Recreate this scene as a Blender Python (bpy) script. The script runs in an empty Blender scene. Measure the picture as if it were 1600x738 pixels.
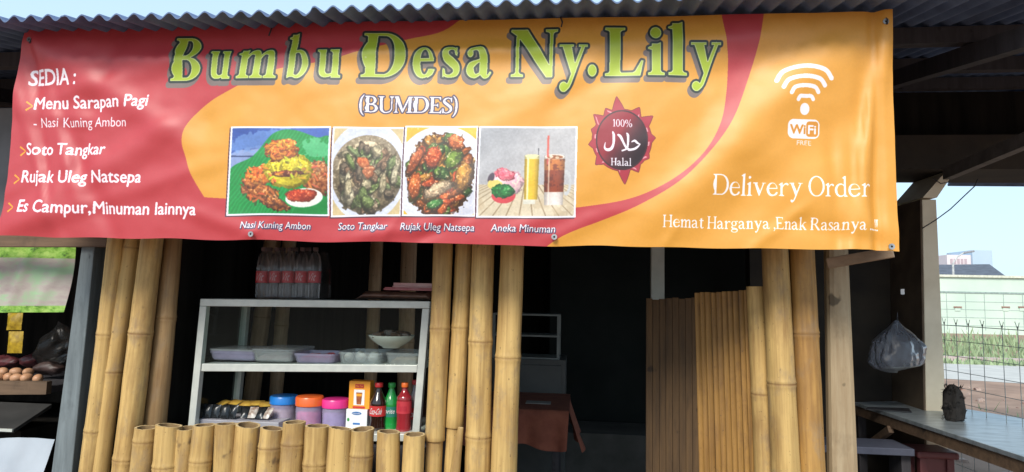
import bpy, math, random
import numpy as np
from mathutils import Vector, Matrix, noise as mnoise

random.seed(7)
rng = np.random.default_rng(11)
SC = bpy.context.scene
COL = SC.collection
rad = math.radians

# ------------------------------------------------------------------ camera
F = 1000.0                                   # focal length in pixels of a 1600 wide frame
YAW, PITCH, ROLL = rad(6.0), rad(5.35), rad(1.2)
CAMPOS = Vector((0.0, -2.75, 1.5))
_fwd = Vector((-math.sin(YAW) * math.cos(PITCH), math.cos(YAW) * math.cos(PITCH), math.sin(PITCH)))
_r0 = Vector((math.cos(YAW), math.sin(YAW), 0))
_u0 = _r0.cross(_fwd)
RIGHT = _r0 * math.cos(ROLL) + _u0 * math.sin(ROLL)
UP = RIGHT.cross(_fwd)
cam_d = bpy.data.cameras.new('camera')
cam_d.sensor_width = 36.0
cam_d.lens = 36.0 * F / 1600.0
cam_d.clip_start, cam_d.clip_end = 0.05, 3000.0
cam = bpy.data.objects.new('camera', cam_d)
COL.objects.link(cam)
m = Matrix.Identity(4)
for i in range(3):
    m[i][0], m[i][1], m[i][2], m[i][3] = RIGHT[i], UP[i], -_fwd[i], CAMPOS[i]
cam.matrix_world = m
SC.camera = cam

# ------------------------------------------------------------------ light
SUN_EL, SUN_AZ = rad(42.0), rad(-14.0)       # azimuth of the sun measured from straight behind the camera, minus = left
to_sun = Vector((math.sin(SUN_AZ) * math.cos(SUN_EL), -math.cos(SUN_AZ) * math.cos(SUN_EL), math.sin(SUN_EL)))
sun_d = bpy.data.lights.new('sun', 'SUN')
sun_d.energy = 2.5
sun_d.angle = rad(21.0)                      # hazy, soft edged sun
sun_d.color = (1.0, 0.93, 0.82)
sun = bpy.data.objects.new('sun', sun_d)
sun.rotation_euler = to_sun.to_track_quat('Z', 'Y').to_euler()
sun.location = (0, -6, 8)
COL.objects.link(sun)

W = bpy.data.worlds.new('World')
SC.world = W
W.use_nodes = True
nt = W.node_tree
bg = nt.nodes['Background']
sky = nt.nodes.new('ShaderNodeTexSky')
sky.sky_type = 'NISHITA'
sky.sun_disc = False
sky.sun_elevation = SUN_EL
sky.sun_rotation = math.atan2(to_sun.x, to_sun.y)
sky.air_density, sky.dust_density, sky.ozone_density = 1.0, 1.5, 1.0
hz = nt.nodes.new('ShaderNodeMix')                # thin bright haze over the clear sky
hz.data_type = 'RGBA'
hz.inputs[0].default_value = 0.78
hz.inputs[7].default_value = (3.1, 4.25, 5.2, 1)
nt.links.new(sky.outputs[0], hz.inputs[6])
nt.links.new(hz.outputs[2], bg.inputs[0])
bg.inputs[1].default_value = 0.15
SC.view_settings.view_transform = 'Standard'
SC.view_settings.look = 'None'
SC.view_settings.gamma = 1.0
SC.view_settings.exposure = 0.63

# ------------------------------------------------------------------ pixel <-> world
def ray(px, py):
    return (_fwd + RIGHT * ((px - 800.0) / F) - UP * ((py - 369.0) / F))
def P(px, py, Y):
    d = ray(px, py)
    return CAMPOS + d * ((Y - CAMPOS.y) / d.y)
def PZ(px, py, z):
    d = ray(px, py)
    return CAMPOS + d * ((z - CAMPOS.z) / d.z)
def mpp(px, py, Y):
    """metres per photo pixel at that depth"""
    return (P(px, py, Y) - CAMPOS).dot(_fwd) / F

# ------------------------------------------------------------------ materials
def nodes_of(name):
    mt = bpy.data.materials.new(name)
    mt.use_nodes = True
    t = mt.node_tree
    return mt, t, t.nodes['Principled BSDF']
def N(t, typ, **kw):
    n = t.nodes.new(typ)
    for k, v in kw.items():
        setattr(n, k, v)
    return n
def ramp(t, fac, stops):
    r = N(t, 'ShaderNodeValToRGB')
    e = r.color_ramp.elements
    while len(e) < len(stops):
        e.new(0.5)
    for el, (p, c) in zip(e, stops):
        el.position = p
        el.color = (*c, 1) if len(c) == 3 else c
    t.links.new(fac, r.inputs[0])
    return r.outputs[0]
def mixc(t, fac, a, b, mode='MIX'):
    mx = N(t, 'ShaderNodeMix', data_type='RGBA', blend_type=mode)
    for sock, v in ((mx.inputs[0], fac), (mx.inputs[6], a), (mx.inputs[7], b)):
        if hasattr(v, 'links') or hasattr(v, 'is_linked'):
            t.links.new(v, sock)
        else:
            sock.default_value = v if isinstance(v, (int, float)) else (*v, 1)
    return mx.outputs[2]
def noise_tex(t, scale=5.0, stretch=(1, 1, 1), detail=4.0, rough=0.55, coord='Object'):
    tc = N(t, 'ShaderNodeTexCoord')
    mp = N(t, 'ShaderNodeMapping')
    mp.inputs['Scale'].default_value = stretch
    nz = N(t, 'ShaderNodeTexNoise')
    nz.inputs['Scale'].default_value = scale
    nz.inputs['Detail'].default_value = detail
    nz.inputs['Roughness'].default_value = rough
    t.links.new(tc.outputs[coord], mp.inputs[0])
    t.links.new(mp.outputs[0], nz.inputs['Vector'])
    return nz.outputs[0]
def bump(t, b, h, strength=0.3, dist=0.01):
    bn = N(t, 'ShaderNodeBump')
    bn.inputs['Strength'].default_value = strength
    bn.inputs['Distance'].default_value = dist
    t.links.new(h, bn.inputs['Height'])
    t.links.new(bn.outputs[0], b.inputs['Normal'])
def M(name, c1, c2=None, scale=8.0, rough=0.6, metal=0.0, stretch=(1, 1, 1), bmp=0.0, bdist=0.004, spec=0.5,
      trans=0.0, alpha=1.0, lo=0.35, hi=0.65, detail=4.0, sss=0.0):
    mt, t, b = nodes_of(name)
    c2 = c2 or tuple(x * 0.72 for x in c1)
    nz = noise_tex(t, scale, stretch, detail)
    t.links.new(ramp(t, nz, [(lo, c2), (hi, c1)]), b.inputs['Base Color'])
    b.inputs['Roughness'].default_value = rough
    b.inputs['Metallic'].default_value = metal
    b.inputs['Specular IOR Level'].default_value = spec
    b.inputs['Transmission Weight'].default_value = trans
    b.inputs['Alpha'].default_value = alpha
    if bmp:
        bump(t, b, nz, bmp, bdist)
    return mt
def thin_clear(name, tint, opac=0.25, rough=0.12, spec_fac=0.5):
    """thin clear plastic or glass: mostly see-through, a fresnel gloss and a little milky diffuse"""
    mt = bpy.data.materials.new(name)
    mt.use_nodes = True
    t = mt.node_tree
    out = t.nodes['Material Output']
    t.nodes.remove(t.nodes['Principled BSDF'])
    tr = N(t, 'ShaderNodeBsdfTransparent')
    tr.inputs[0].default_value = (*[0.6 + 0.4 * x for x in tint], 1)
    df = N(t, 'ShaderNodeBsdfDiffuse')
    nz = noise_tex(t, 22.0, (1, 1, 1), 3)
    t.links.new(ramp(t, nz, [(0.3, tuple(x * 0.8 for x in tint)), (0.7, tint)]), df.inputs[0])
    gl = N(t, 'ShaderNodeBsdfGlossy')
    gl.inputs['Roughness'].default_value = rough
    m1 = N(t, 'ShaderNodeMixShader')
    m1.inputs[0].default_value = opac
    t.links.new(tr.outputs[0], m1.inputs[1])
    t.links.new(df.outputs[0], m1.inputs[2])
    fr = N(t, 'ShaderNodeFresnel')
    fr.inputs[0].default_value = 1.45
    mu = N(t, 'ShaderNodeMath', operation='MULTIPLY')
    mu.inputs[1].default_value = spec_fac
    t.links.new(fr.outputs[0], mu.inputs[0])
    m2 = N(t, 'ShaderNodeMixShader')
    t.links.new(mu.outputs[0], m2.inputs[0])
    t.links.new(m1.outputs[0], m2.inputs[1])
    t.links.new(gl.outputs[0], m2.inputs[2])
    t.links.new(m2.outputs[0], out.inputs[0])
    return mt

def bamboo_mat(name, light, dark, grey=(0.27, 0.20, 0.125)):
    mt, t, b = nodes_of(name)
    inf = N(t, 'ShaderNodeObjectInfo')
    tc = N(t, 'ShaderNodeTexCoord')
    addv = N(t, 'ShaderNodeVectorMath', operation='ADD')
    cmb = N(t, 'ShaderNodeCombineXYZ')
    mul = N(t, 'ShaderNodeMath', operation='MULTIPLY')
    mul.inputs[1].default_value = 37.0
    t.links.new(inf.outputs['Random'], mul.inputs[0])
    for k in range(3):
        t.links.new(mul.outputs[0], cmb.inputs[k])
    t.links.new(tc.outputs['Object'], addv.inputs[0])
    t.links.new(cmb.outputs[0], addv.inputs[1])
    def nz(scale, st, detail=4, rough=0.6):
        mp = N(t, 'ShaderNodeMapping')
        mp.inputs['Scale'].default_value = st
        n = N(t, 'ShaderNodeTexNoise')
        n.inputs['Scale'].default_value = scale
        n.inputs['Detail'].default_value = detail
        n.inputs['Roughness'].default_value = rough
        t.links.new(addv.outputs[0], mp.inputs[0])
        t.links.new(mp.outputs[0], n.inputs['Vector'])
        return n.outputs[0]
    big = nz(5.0, (1, 1, 0.55), 6, 0.62)
    streak = nz(60.0, (1, 1, 0.03), 3)
    blot = nz(14.0, (1, 1, 0.5), 6, 0.7)
    speck = nz(95.0, (1, 1, 0.7), 2)
    c = ramp(t, big, [(0.3, dark), (0.62, light)])
    hs = N(t, 'ShaderNodeHueSaturation')
    mr = N(t, 'ShaderNodeMapRange')
    mr.inputs[3].default_value, mr.inputs[4].default_value = 0.78, 1.12
    t.links.new(inf.outputs['Random'], mr.inputs[0])
    t.links.new(mr.outputs[0], hs.inputs['Value'])
    t.links.new(c, hs.inputs['Color'])
    c = mixc(t, 0.55, hs.outputs[0], ramp(t, streak, [(0.3, tuple(x * 0.55 for x in dark)), (0.6, light)]), 'MIX')
    c = mixc(t, ramp(t, blot, [(0.52, (0, 0, 0)), (0.74, (0.85, 0.85, 0.85))]), c, grey)
    c = mixc(t, ramp(t, speck, [(0.68, (0, 0, 0)), (0.76, (0.8, 0.8, 0.8))]), c, (0.10, 0.065, 0.035))
    at = N(t, 'ShaderNodeAttribute', attribute_name='ring')
    stain = nz(7.0, (1, 1, 0.22), 5, 0.7)                # long brown weather stains
    c = mixc(t, ramp(t, stain, [(0.50, (0, 0, 0)), (0.68, (0.65, 0.65, 0.65))]), c, (0.21, 0.115, 0.045))
    knot = nz(11.0, (1, 1, 0.8), 3, 0.5)
    c = mixc(t, ramp(t, knot, [(0.70, (0, 0, 0)), (0.76, (0.75, 0.75, 0.75))]), c, (0.07, 0.045, 0.03))
    rg_ = N(t, 'ShaderNodeMath', operation='MULTIPLY')
    t.links.new(at.outputs['Fac'], rg_.inputs[0])
    t.links.new(ramp(t, blot, [(0.35, (0.2, 0.2, 0.2)), (0.62, (1, 1, 1))]), rg_.inputs[1])
    dn = mixc(t, rg_.outputs[0], c, (0.22, 0.125, 0.05))
    t.links.new(dn, b.inputs['Base Color'])
    b.inputs['Roughness'].default_value = 0.55
    b.inputs['Specular IOR Level'].default_value = 0.3
    bump(t, b, streak, 0.12, 0.004)
    return mt

BAM = bamboo_mat('bamboo_straw', (0.58, 0.40, 0.155), (0.40, 0.235, 0.08))
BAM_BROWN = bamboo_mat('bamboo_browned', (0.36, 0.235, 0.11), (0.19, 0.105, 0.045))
BAM_SLAT = bamboo_mat('bamboo_slat_brown', (0.36, 0.20, 0.058), (0.20, 0.10, 0.028), (0.16, 0.09, 0.04))
BAM_DIM = bamboo_mat('bamboo_weathered', (0.52, 0.36, 0.22), (0.36, 0.23, 0.13))
BAM_ORANGE = bamboo_mat('bamboo_orange_brown', (0.47, 0.275, 0.085), (0.27, 0.135, 0.04))
BAM_CUT = M('bamboo_cut_face', (0.62, 0.47, 0.25), (0.40, 0.27, 0.12), 60, 0.8)
BAM_IN = M('bamboo_inside_shaded', (0.30, 0.20, 0.09), (0.18, 0.11, 0.05), 30, 0.85)  # shade of the hollow put into the colour; real inner cane is paler
def plank_mat(name, c1, c2, axis_stretch=(1, 1, 0.08), scale=28, rough=0.75, bmp=0.4):
    mt, t, b = nodes_of(name)
    g = noise_tex(t, scale, axis_stretch, 5, 0.65)
    k = noise_tex(t, 5.0, (1, 1, 0.5), 5, 0.7)
    c = ramp(t, g, [(0.3, c2), (0.66, c1)])
    c = mixc(t, ramp(t, k, [(0.54, (0, 0, 0)), (0.74, (0.7, 0.7, 0.7))]), c, tuple(x * 0.45 for x in c2))
    kn = noise_tex(t, 13.0, (1, 1, 0.8), 2, 0.5)
    c = mixc(t, ramp(t, kn, [(0.68, (0, 0, 0)), (0.73, (0.8, 0.8, 0.8))]), c, tuple(x * 0.22 for x in c2))
    t.links.new(c, b.inputs['Base Color'])
    b.inputs['Roughness'].default_value = rough
    bump(t, b, g, bmp, 0.004)
    return mt
TIMBER = plank_mat('pale_timber', (0.38, 0.30, 0.19), (0.25, 0.175, 0.095))
GREYWOOD = plank_mat('grey_timber', (0.17, 0.205, 0.22), (0.09, 0.11, 0.12))
DARKWOOD = plank_mat('dark_timber', (0.05, 0.047, 0.055), (0.026, 0.025, 0.03))
BROWNWOOD = plank_mat('brown_timber', (0.16, 0.10, 0.06), (0.08, 0.05, 0.03), (0.08, 1, 1))
ALU = M('aluminium_frame', (0.58, 0.61, 0.57), (0.50, 0.53, 0.50), 20, 0.38, 0.15)
BLACK = M('interior_dark_wall', (0.020, 0.018, 0.016), (0.008, 0.0075, 0.007), 4, 0.95, spec=.1, stretch=(3, 3, .3))  # darkness of the interior put into the wall colour
ROOFM = M('veil_blue_fibre_cement', (0.13, 0.195, 0.34), (0.075, 0.115, 0.22), 6, 0.85, bmp=0.2)  # grey sheet; the blue of the lens veil is put into its colour

# ------------------------------------------------------------------ mesh builder
ORG = {}
class MB:
    def __init__(s):
        s.v, s.f, s.mi, s.attr = [], [], [], {}
    def add(s, vs, fs, mi=0):
        o = len(s.v)
        s.v += [tuple(v) for v in vs]
        s.f += [tuple(i + o for i in f) for f in fs]
        s.mi += [mi] * len(fs)
        return s
    def hexa(s, c, mi=0):
        """8 corners: bottom ring 0-3, top ring 4-7"""
        return s.add(c, [(3, 2, 1, 0), (4, 5, 6, 7), (0, 1, 5, 4), (1, 2, 6, 5), (2, 3, 7, 6), (3, 0, 4, 7)], mi)
    def box(s, x0, x1, y0, y1, z0, z1, mi=0):
        return s.hexa([(x0, y0, z0), (x1, y0, z0), (x1, y1, z0), (x0, y1, z0),
                       (x0, y0, z1), (x1, y0, z1), (x1, y1, z1), (x0, y1, z1)], mi)
    def bar(s, a, b, w, h, up=(0, 0, 1), mi=0):
        """rectangular bar from a to b, w across, h along up"""
        a, b = Vector(a), Vector(b)
        d = (b - a).normalized()
        u = Vector(up)
        sd = d.cross(u).normalized()
        u = sd.cross(d).normalized()
        q = [sd * x * w / 2 + u * y * h / 2 for x, y in ((-1, -1), (1, -1), (1, 1), (-1, 1))]
        return s.hexa([a + k for k in q] + [b + k for k in q], mi)
    def tube(s, pts, r, n=8, mi=0, caps=True):
        pts = [Vector(p) for p in pts]
        rs = r if isinstance(r, (list, tuple)) else [r] * len(pts)
        vs, fs = [], []
        ref = Vector((0.13, 0.27, 0.95)).normalized()
        for i, p in enumerate(pts):
            d = (pts[min(i + 1, len(pts) - 1)] - pts[max(i - 1, 0)]).normalized()
            a = d.cross(ref if abs(d.dot(ref)) < 0.95 else Vector((1, 0, 0))).normalized()
            b = d.cross(a)
            for k in range(n):
                t = 2 * math.pi * k / n
                vs.append(p + (a * math.cos(t) + b * math.sin(t)) * rs[i])
        for i in range(len(pts) - 1):
            for k in range(n):
                fs.append((i * n + k, i * n + (k + 1) % n, (i + 1) * n + (k + 1) % n, (i + 1) * n + k))
        if caps:
            fs.append(tuple(range(n))[::-1])
            fs.append(tuple((len(pts) - 1) * n + k for k in range(n)))
        return s.add(vs, fs, mi)
    def lathe(s, c, prof, n=24, mi=0, sx=1.0, sy=1.0, capb=True, capt=True, mis=None):
        """prof: (r, z) list from bottom to top around the vertical axis through c"""
        c = Vector(c)
        vs, fs, ms = [], [], []
        for (r, z) in prof:
            for k in range(n):
                t = 2 * math.pi * k / n
                vs.append(c + Vector((r * sx * math.cos(t), r * sy * math.sin(t), z)))
        for i in range(len(prof) - 1):
            for k in range(n):
                fs.append((i * n + k, i * n + (k + 1) % n, (i + 1) * n + (k + 1) % n, (i + 1) * n + k))
                ms.append(mis[i] if mis else mi)
        if capb:
            fs.append(tuple(range(n))[::-1]); ms.append(mis[0] if mis else mi)
        if capt:
            fs.append(tuple((len(prof) - 1) * n + k for k in range(n))); ms.append(mis[-1] if mis else mi)
        s.add(vs, fs)
        s.mi[-len(ms):] = ms
        return s

def mesh_of(name, mb, org=(0, 0, 0)):
    me = bpy.data.meshes.new(name)
    o = Vector(org)
    me.from_pydata([Vector(v) - o for v in mb.v], [], mb.f)
    for k, vals in mb.attr.items():
        at = me.attributes.new(k, 'FLOAT', 'POINT')
        at.data.foreach_set('value', vals)
    return me
def tag(o, label=None, cat=None, group=None, kind=None):
    for k, v in (('label', label), ('category', cat), ('group', group), ('kind', kind)):
        if v:
            o[k] = v
    return o
def thing(name, label, cat, loc, group=None):
    o = bpy.data.objects.new(name, None)
    o.empty_display_size = 0.05
    o.location = loc
    COL.objects.link(o)
    ORG[o.name] = Vector(loc)
    return tag(o, label, cat, group)
def obj(name, mb, mats, parent=None, smooth=False, bevel=0.0, org=None, label=None, sharp=40):
    """ONE mesh object; vertices are given in world space"""
    if org is None:
        if parent is not None:
            org = ORG[parent.name]
        else:
            a = np.array(mb.v)
            org = ((a[:, 0].min() + a[:, 0].max()) / 2, (a[:, 1].min() + a[:, 1].max()) / 2, a[:, 2].min())
    org = Vector(org)
    me = mesh_of(name, mb, org)
    for mt in (mats if isinstance(mats, (list, tuple)) else [mats]):
        me.materials.append(mt)
    me.polygons.foreach_set('material_index', mb.mi)
    o = bpy.data.objects.new(name, me)
    COL.objects.link(o)
    ORG[o.name] = org
    if parent is not None:
        o.parent = parent
        o.location = org - ORG[parent.name]
    else:
        o.location = org
    if smooth:
        me.polygons.foreach_set('use_smooth', [True] * len(me.polygons))
        if sharp:
            me.set_sharp_from_angle(angle=rad(sharp))
    if bevel:
        bv = o.modifiers.new('bevel', 'BEVEL')
        bv.width, bv.segments, bv.limit_method = bevel, 2, 'ANGLE'
    if label:
        o['label'] = label
    me.update()
    return o
def struct(name, mb, mats, **kw):
    o = obj(name, mb, mats, **kw)
    o['kind'] = 'structure'
    return o
def quad_sheet(fn, nu, nv):
    """grid mesh from fn(u,v)->point"""
    mb = MB()
    vs = [fn(i / nu, j / nv) for j in range(nv + 1) for i in range(nu + 1)]
    fs = [(j * (nu + 1) + i, j * (nu + 1) + i + 1, (j + 1) * (nu + 1) + i + 1, (j + 1) * (nu + 1) + i)
          for j in range(nv) for i in range(nu)]
    return mb.add(vs, fs)
def font_mesh(s):
    """triangles of a line of sans lettering, cap height about 0.73, as (verts Nx2, tris)"""
    cu = bpy.data.curves.new('lettering', 'FONT')
    cu.body = s
    cu.resolution_u = 3
    o = bpy.data.objects.new('lettering', cu)
    COL.objects.link(o)
    dg = bpy.context.evaluated_depsgraph_get()
    ev = o.evaluated_get(dg)
    me = ev.to_mesh()
    me.calc_loop_triangles()
    vs = np.array([(v.co.x, v.co.y) for v in me.vertices]).reshape(-1, 2)
    tr = np.array([tuple(t.vertices) for t in me.loop_triangles]).reshape(-1, 3)
    ev.to_mesh_clear()
    bpy.data.objects.remove(o)
    bpy.data.curves.remove(cu)
    return vs, tr
# ------------------------------------------------------------------ the printed design of the banner (computed here, no file is read)
K = 2                                        # texels per photo pixel while drawing
CX0, CY0, CW, CH = -24, 0, 1452, 412
cv = np.zeros((CH * K, CW * K, 3), np.float32)
YY, XX = np.mgrid[0:CH * K, 0:CW * K].astype(np.float32)
XX = XX / K + CX0
YY = YY / K + CY0
def vnoise(shape, cell, seed, octaves=3):
    """smooth value noise 0..1 on an array of that shape"""
    r = np.random.default_rng(seed)
    out = np.zeros(shape, np.float32)
    amp, tot = 1.0, 0.0
    for o in range(octaves):
        c = max(1.0, cell / 2 ** o)
        gh, gw = int(shape[0] / c) + 3, int(shape[1] / c) + 3
        g = r.random((gh, gw)).astype(np.float32)
        y = np.arange(shape[0]) / c
        x = np.arange(shape[1]) / c
        yi, xi = y.astype(int), x.astype(int)
        fy, fx = (y - yi)[:, None], (x - xi)[None, :]
        fy, fx = fy * fy * (3 - 2 * fy), fx * fx * (3 - 2 * fx)
        a = g[yi][:, xi]; b = g[yi][:, xi + 1]; c2 = g[yi + 1][:, xi]; d = g[yi + 1][:, xi + 1]
        out += amp * (a * (1 - fx) * (1 - fy) + b * fx * (1 - fy) + c2 * (1 - fx) * fy + d * fx * fy)
        tot += amp
        amp *= 0.5
    return out / tot
def poly_mask(mask, pts, val=True):
    """even-odd fill of photo-space points into a boolean canvas"""
    p = np.asarray(pts, np.float32)
    x = (p[:, 0] - CX0) * K
    y = (p[:, 1] - CY0) * K
    x0, x1 = max(0, int(x.min()) - 1), min(mask.shape[1], int(x.max()) + 2)
    y0, y1 = max(0, int(y.min()) - 1), min(mask.shape[0], int(y.max()) + 2)
    if x1 <= x0 or y1 <= y0:
        return
    gy, gx = np.mgrid[y0:y1, x0:x1].astype(np.float32)
    gx += 0.5; gy += 0.5
    ins = np.zeros(gx.shape, bool)
    n = len(p)
    for i in range(n):
        xa, ya, xb, yb = x[i], y[i], x[(i + 1) % n], y[(i + 1) % n]
        if ya == yb:
            continue
        c = ((ya > gy) != (yb > gy)) & (gx < (xb - xa) * (gy - ya) / (yb - ya) + xa)
        ins ^= c
    mask[y0:y1, x0:x1][ins] = val
def smooth_pts(pts, k=8, closed=False):
    p = [np.array(q, float) for q in pts]
    out = []
    n = len(p)
    rg = range(n if closed else n - 1)
    for i in rg:
        a = p[(i - 1) % n] if closed or i > 0 else p[i]
        b, c = p[i], p[(i + 1) % n]
        d = p[(i + 2) % n] if closed or i + 2 < n else c
        for j in range(k):
            t = j / k
            out.append(0.5 * ((2 * b) + (c - a) * t + (2 * a - 5 * b + 4 * c - d) * t * t + (3 * b - a - 3 * c + d) * t ** 3))
    if not closed:
        out.append(p[-1])
    return out
def dilate(mask, r):
    """grow a mask by r photo pixels (inside its own bounding box)"""
    ys, xs = np.where(mask)
    out = mask.copy()
    if len(ys) == 0:
        return out
    R = int(math.ceil(r * K))
    y0, y1 = max(R, ys.min() - R), min(mask.shape[0] - R, ys.max() + R + 1)
    x0, x1 = max(R, xs.min() - R), min(mask.shape[1] - R, xs.max() + R + 1)
    acc = np.zeros((y1 - y0, x1 - x0), bool)
    for dy in range(-R, R + 1):
        for dx in range(-R, R + 1):
            if dx * dx + dy * dy <= (r * K) ** 2 + 0.3:
                acc |= mask[y0 + dy:y1 + dy, x0 + dx:x1 + dx]
    out[y0:y1, x0:x1] |= acc
    return out
def shift(mask, dx, dy):
    return np.roll(np.roll(mask, int(round(dx * K)), 1), int(round(dy * K)), 0)
def paint(mask, col, a=1.0):
    c = np.array(col, np.float32) / 255.0
    if mask.dtype == bool:
        cv[mask] = cv[mask] * (1 - a) + c * a
    else:
        mm = (mask * a)[..., None]
        cv[:] = cv * (1 - mm) + c * mm
def blank():
    return np.zeros(cv.shape[:2], bool)

# --- serif alphabet drawn from stems, bowls and strokes; cap height 1, baseline 0
def glyph(ch, Wd, T):
    X = 0.66
    ops = []
    sf, sh, br = 0.085, max(0.035, T * 0.75), 0.05
    def R(x0, y0, x1, y1, s='+'):
        ops.append((s, [(x0, y0), (x1, y0), (x1, y1), (x0, y1)]))
    def Pg(pts, s='+'):
        ops.append((s, pts))
    def E(cx, cy, rx, ry, s='+', a0=0, a1=360):
        ops.append((s, [(cx + rx * math.cos(rad(t)), cy + ry * math.sin(rad(t))) for t in np.linspace(a0, a1, 40)]))
    def S(pts):
        """stroke through (x, y, width)"""
        q = smooth_pts(pts, 10)
        for i in range(len(q) - 1):
            a, b = q[i], q[i + 1]
            d = np.array([b[0] - a[0], b[1] - a[1]])
            L = math.hypot(*d) or 1e-6
            nn = np.array([-d[1], d[0]]) / L
            ops.append(('+', [tuple(a[:2] + nn * a[2] / 2), tuple(b[:2] + nn * b[2] / 2),
                              tuple(b[:2] - nn * b[2] / 2), tuple(a[:2] - nn * a[2] / 2)]))
            E(b[0], b[1], b[2] / 2, b[2] / 2)
    def serif(x, y, w, dirs, up):
        l = sf if 'l' in dirs else 0
        r = sf if 'r' in dirs else 0
        s = 1 if up else -1
        Pg([(x - w / 2 - l, y), (x + w / 2 + r, y), (x + w / 2 + r, y + s * sh), (x + w / 2 + (0.3 * r), y + s * (sh + 0.015)),
            (x + w / 2, y + s * (sh + br)), (x - w / 2, y + s * (sh + br)), (x - w / 2 - 0.3 * l, y + s * (sh + 0.015)), (x - w / 2 - l, y + s * sh)])
    def stem(x, y0, y1, b='lr', t='lr', w=None):
        w = w or Wd
        R(x - w / 2, y0, x + w / 2, y1)
        if b:
            serif(x, y0, w, b, True)
        if t == 'flag':
            Pg([(x - w / 2 - sf, y1 - 0.075), (x + w / 2, y1 + 0.03), (x + w / 2, y1 - 0.1), (x - w / 2, y1 - 0.13), (x - w / 2 - sf, y1 - 0.105)])
        elif t:
            serif(x, y1, w, t, False)
    def Dsh(x0, y0, y1, xr, wall):
        mid = (y0 + y1) / 2
        xm = x0 + (xr - x0) * 0.45
        R(x0, y0, xm, y1); E(xm, mid, xr - xm, (y1 - y0) / 2)
        R(x0, y0 + T, xm, y1 - T, '-'); E(xm, mid, max(0.02, xr - xm - wall), (y1 - y0) / 2 - T, '-')
    h = Wd / 2
    if ch == 'B':
        Dsh(0.1, 0.48, 1.0, 0.66, Wd); Dsh(0.1, 0, 0.52, 0.74, Wd * 1.05); stem(0.1 + h, 0, 1, 'l', 'l')
    elif ch == 'D':
        Dsh(0.1, 0, 1, 0.9, Wd * 1.1); stem(0.1 + h, 0, 1, 'l', 'l')
    elif ch == 'E':
        stem(0.1 + h, 0, 1, 'l', 'l')
        R(0.1, 1 - T, 0.64, 1); R(0.1, 0, 0.68, T); R(0.1, 0.5 - T / 2, 0.5, 0.5 + T / 2)
        Pg([(0.52, 1), (0.64, 1), (0.64, 0.76)]); Pg([(0.54, 0), (0.68, 0), (0.72, 0.27)])
        Pg([(0.42, 0.5), (0.5, 0.63), (0.5, 0.37)])
    elif ch == 'H':
        stem(0.1 + h, 0, 1); stem(0.78 - h, 0, 1); R(0.15, 0.5 - T / 2, 0.75, 0.5 + T / 2)
    elif ch == 'L':
        stem(0.1 + h, 0, 1); R(0.1, 0, 0.68, T); Pg([(0.42, 0), (0.68, 0), (0.74, 0.32), (0.70, 0.33), (0.58, 0.1)])
    elif ch == 'M':
        stem(0.1 + T / 2, 0, 1, 'lr', '', T); stem(0.98 - h, 0, 1, 'lr', 'r')
        Pg([(0.02, 1), (0.02 + Wd + 0.08, 1), (0.56, 0.1), (0.48, 0.0)])
        Pg([(0.98 - Wd, 1), (0.98 - Wd + 0.04, 0.86), (0.52, 0.0), (0.48, 0.0), (0.48, 0.1)])
    elif ch == 'N':
        stem(0.16, 0, 1, 'lr', '', T); stem(0.82, 0, 1, '', 'lr', T)
        Pg([(0.02, 1), (0.16 + Wd * 0.9, 1), (0.82 + T / 2, 0.14), (0.82 + T / 2, -0.02), (0.80 - T, -0.02), (0.16, 0.84), (0.02, 1 - sh)])
    elif ch == 'O':
        E(0.5, 0.5, 0.44, 0.52); E(0.5, 0.5, 0.44 - Wd, 0.52 - T, '-')
    elif ch == 'R':
        Dsh(0.1, 0.46, 1, 0.66, Wd); stem(0.1 + h, 0, 1, 'lr', 'l')
        Pg([(0.34, 0.48), (0.34 + Wd * 1.2, 0.48), (0.84, sh), (0.9, 0), (0.68, 0)])
    elif ch == 'S':
        S([(0.54, 0.78, T), (0.50, 0.91, T), (0.33, 0.985 - T / 2, T), (0.16, 0.86, Wd * .7), (0.15, 0.70, Wd * 0.95), (0.33, 0.54, Wd * 1.05),
           (0.50, 0.38, Wd), (0.52, 0.18, Wd * .8), (0.34, 0.01 + T / 2, T), (0.15, 0.06, T), (0.09, 0.24, T)])
        Pg([(0.51, 0.98), (0.57, 0.98), (0.58, 0.68), (0.53, 0.72)]); Pg([(0.05, 0.02), (0.11, 0.0), (0.12, 0.28), (0.05, 0.32)])
    elif ch == 'U':
        stem(0.1 + h, 0.3, 1, '', 'lr'); stem(0.76, 0.3, 1, '', 'lr', T)
        S([(0.1 + h, 0.36, Wd), (0.13 + h, 0.16, Wd * .95), (0.28 + h * .7, 0.03, T * 1.3), (0.45 + h * .5, -0.015 + T / 2, T), (0.66, 0.08, T), (0.76, 0.24, T), (0.76, 0.36, T)])
    elif ch == 'a':
        stem(0.46, 0.08, 0.45, '', '')
        S([(0.12, 0.50, Wd * 0.8), (0.15, 0.58, T * 1.4), (0.28, X - T * .6, T * 1.2), (0.40, 0.58, Wd * .8), (0.46, 0.44, Wd)])
        S([(0.46, 0.40, T), (0.30, 0.34, T * 1.2), (0.14, 0.25, Wd * .8), (0.13, 0.12, Wd * .95), (0.24, 0.03, T * 1.5), (0.36, 0.07, T), (0.46, 0.16, T)])
        S([(0.46, 0.12, Wd), (0.50, 0.03, Wd * .6), (0.58, 0.03, T), (0.64, 0.10, T * .8)])
    elif ch == 'b':
        E(0.38, X / 2, 0.30, X / 2 + 0.01); E(0.345, X / 2, 0.30 - Wd * 0.8, X / 2 - T, '-')
        R(0, 0, 0.08, 0.7, '-')
        stem(0.08 + h, 0.02, 1.04, '', 'flag')
        Pg([(0.08, 0.1), (0.08, -0.01), (0.08 + Wd, 0.06)])
    elif ch == 'd':
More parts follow.
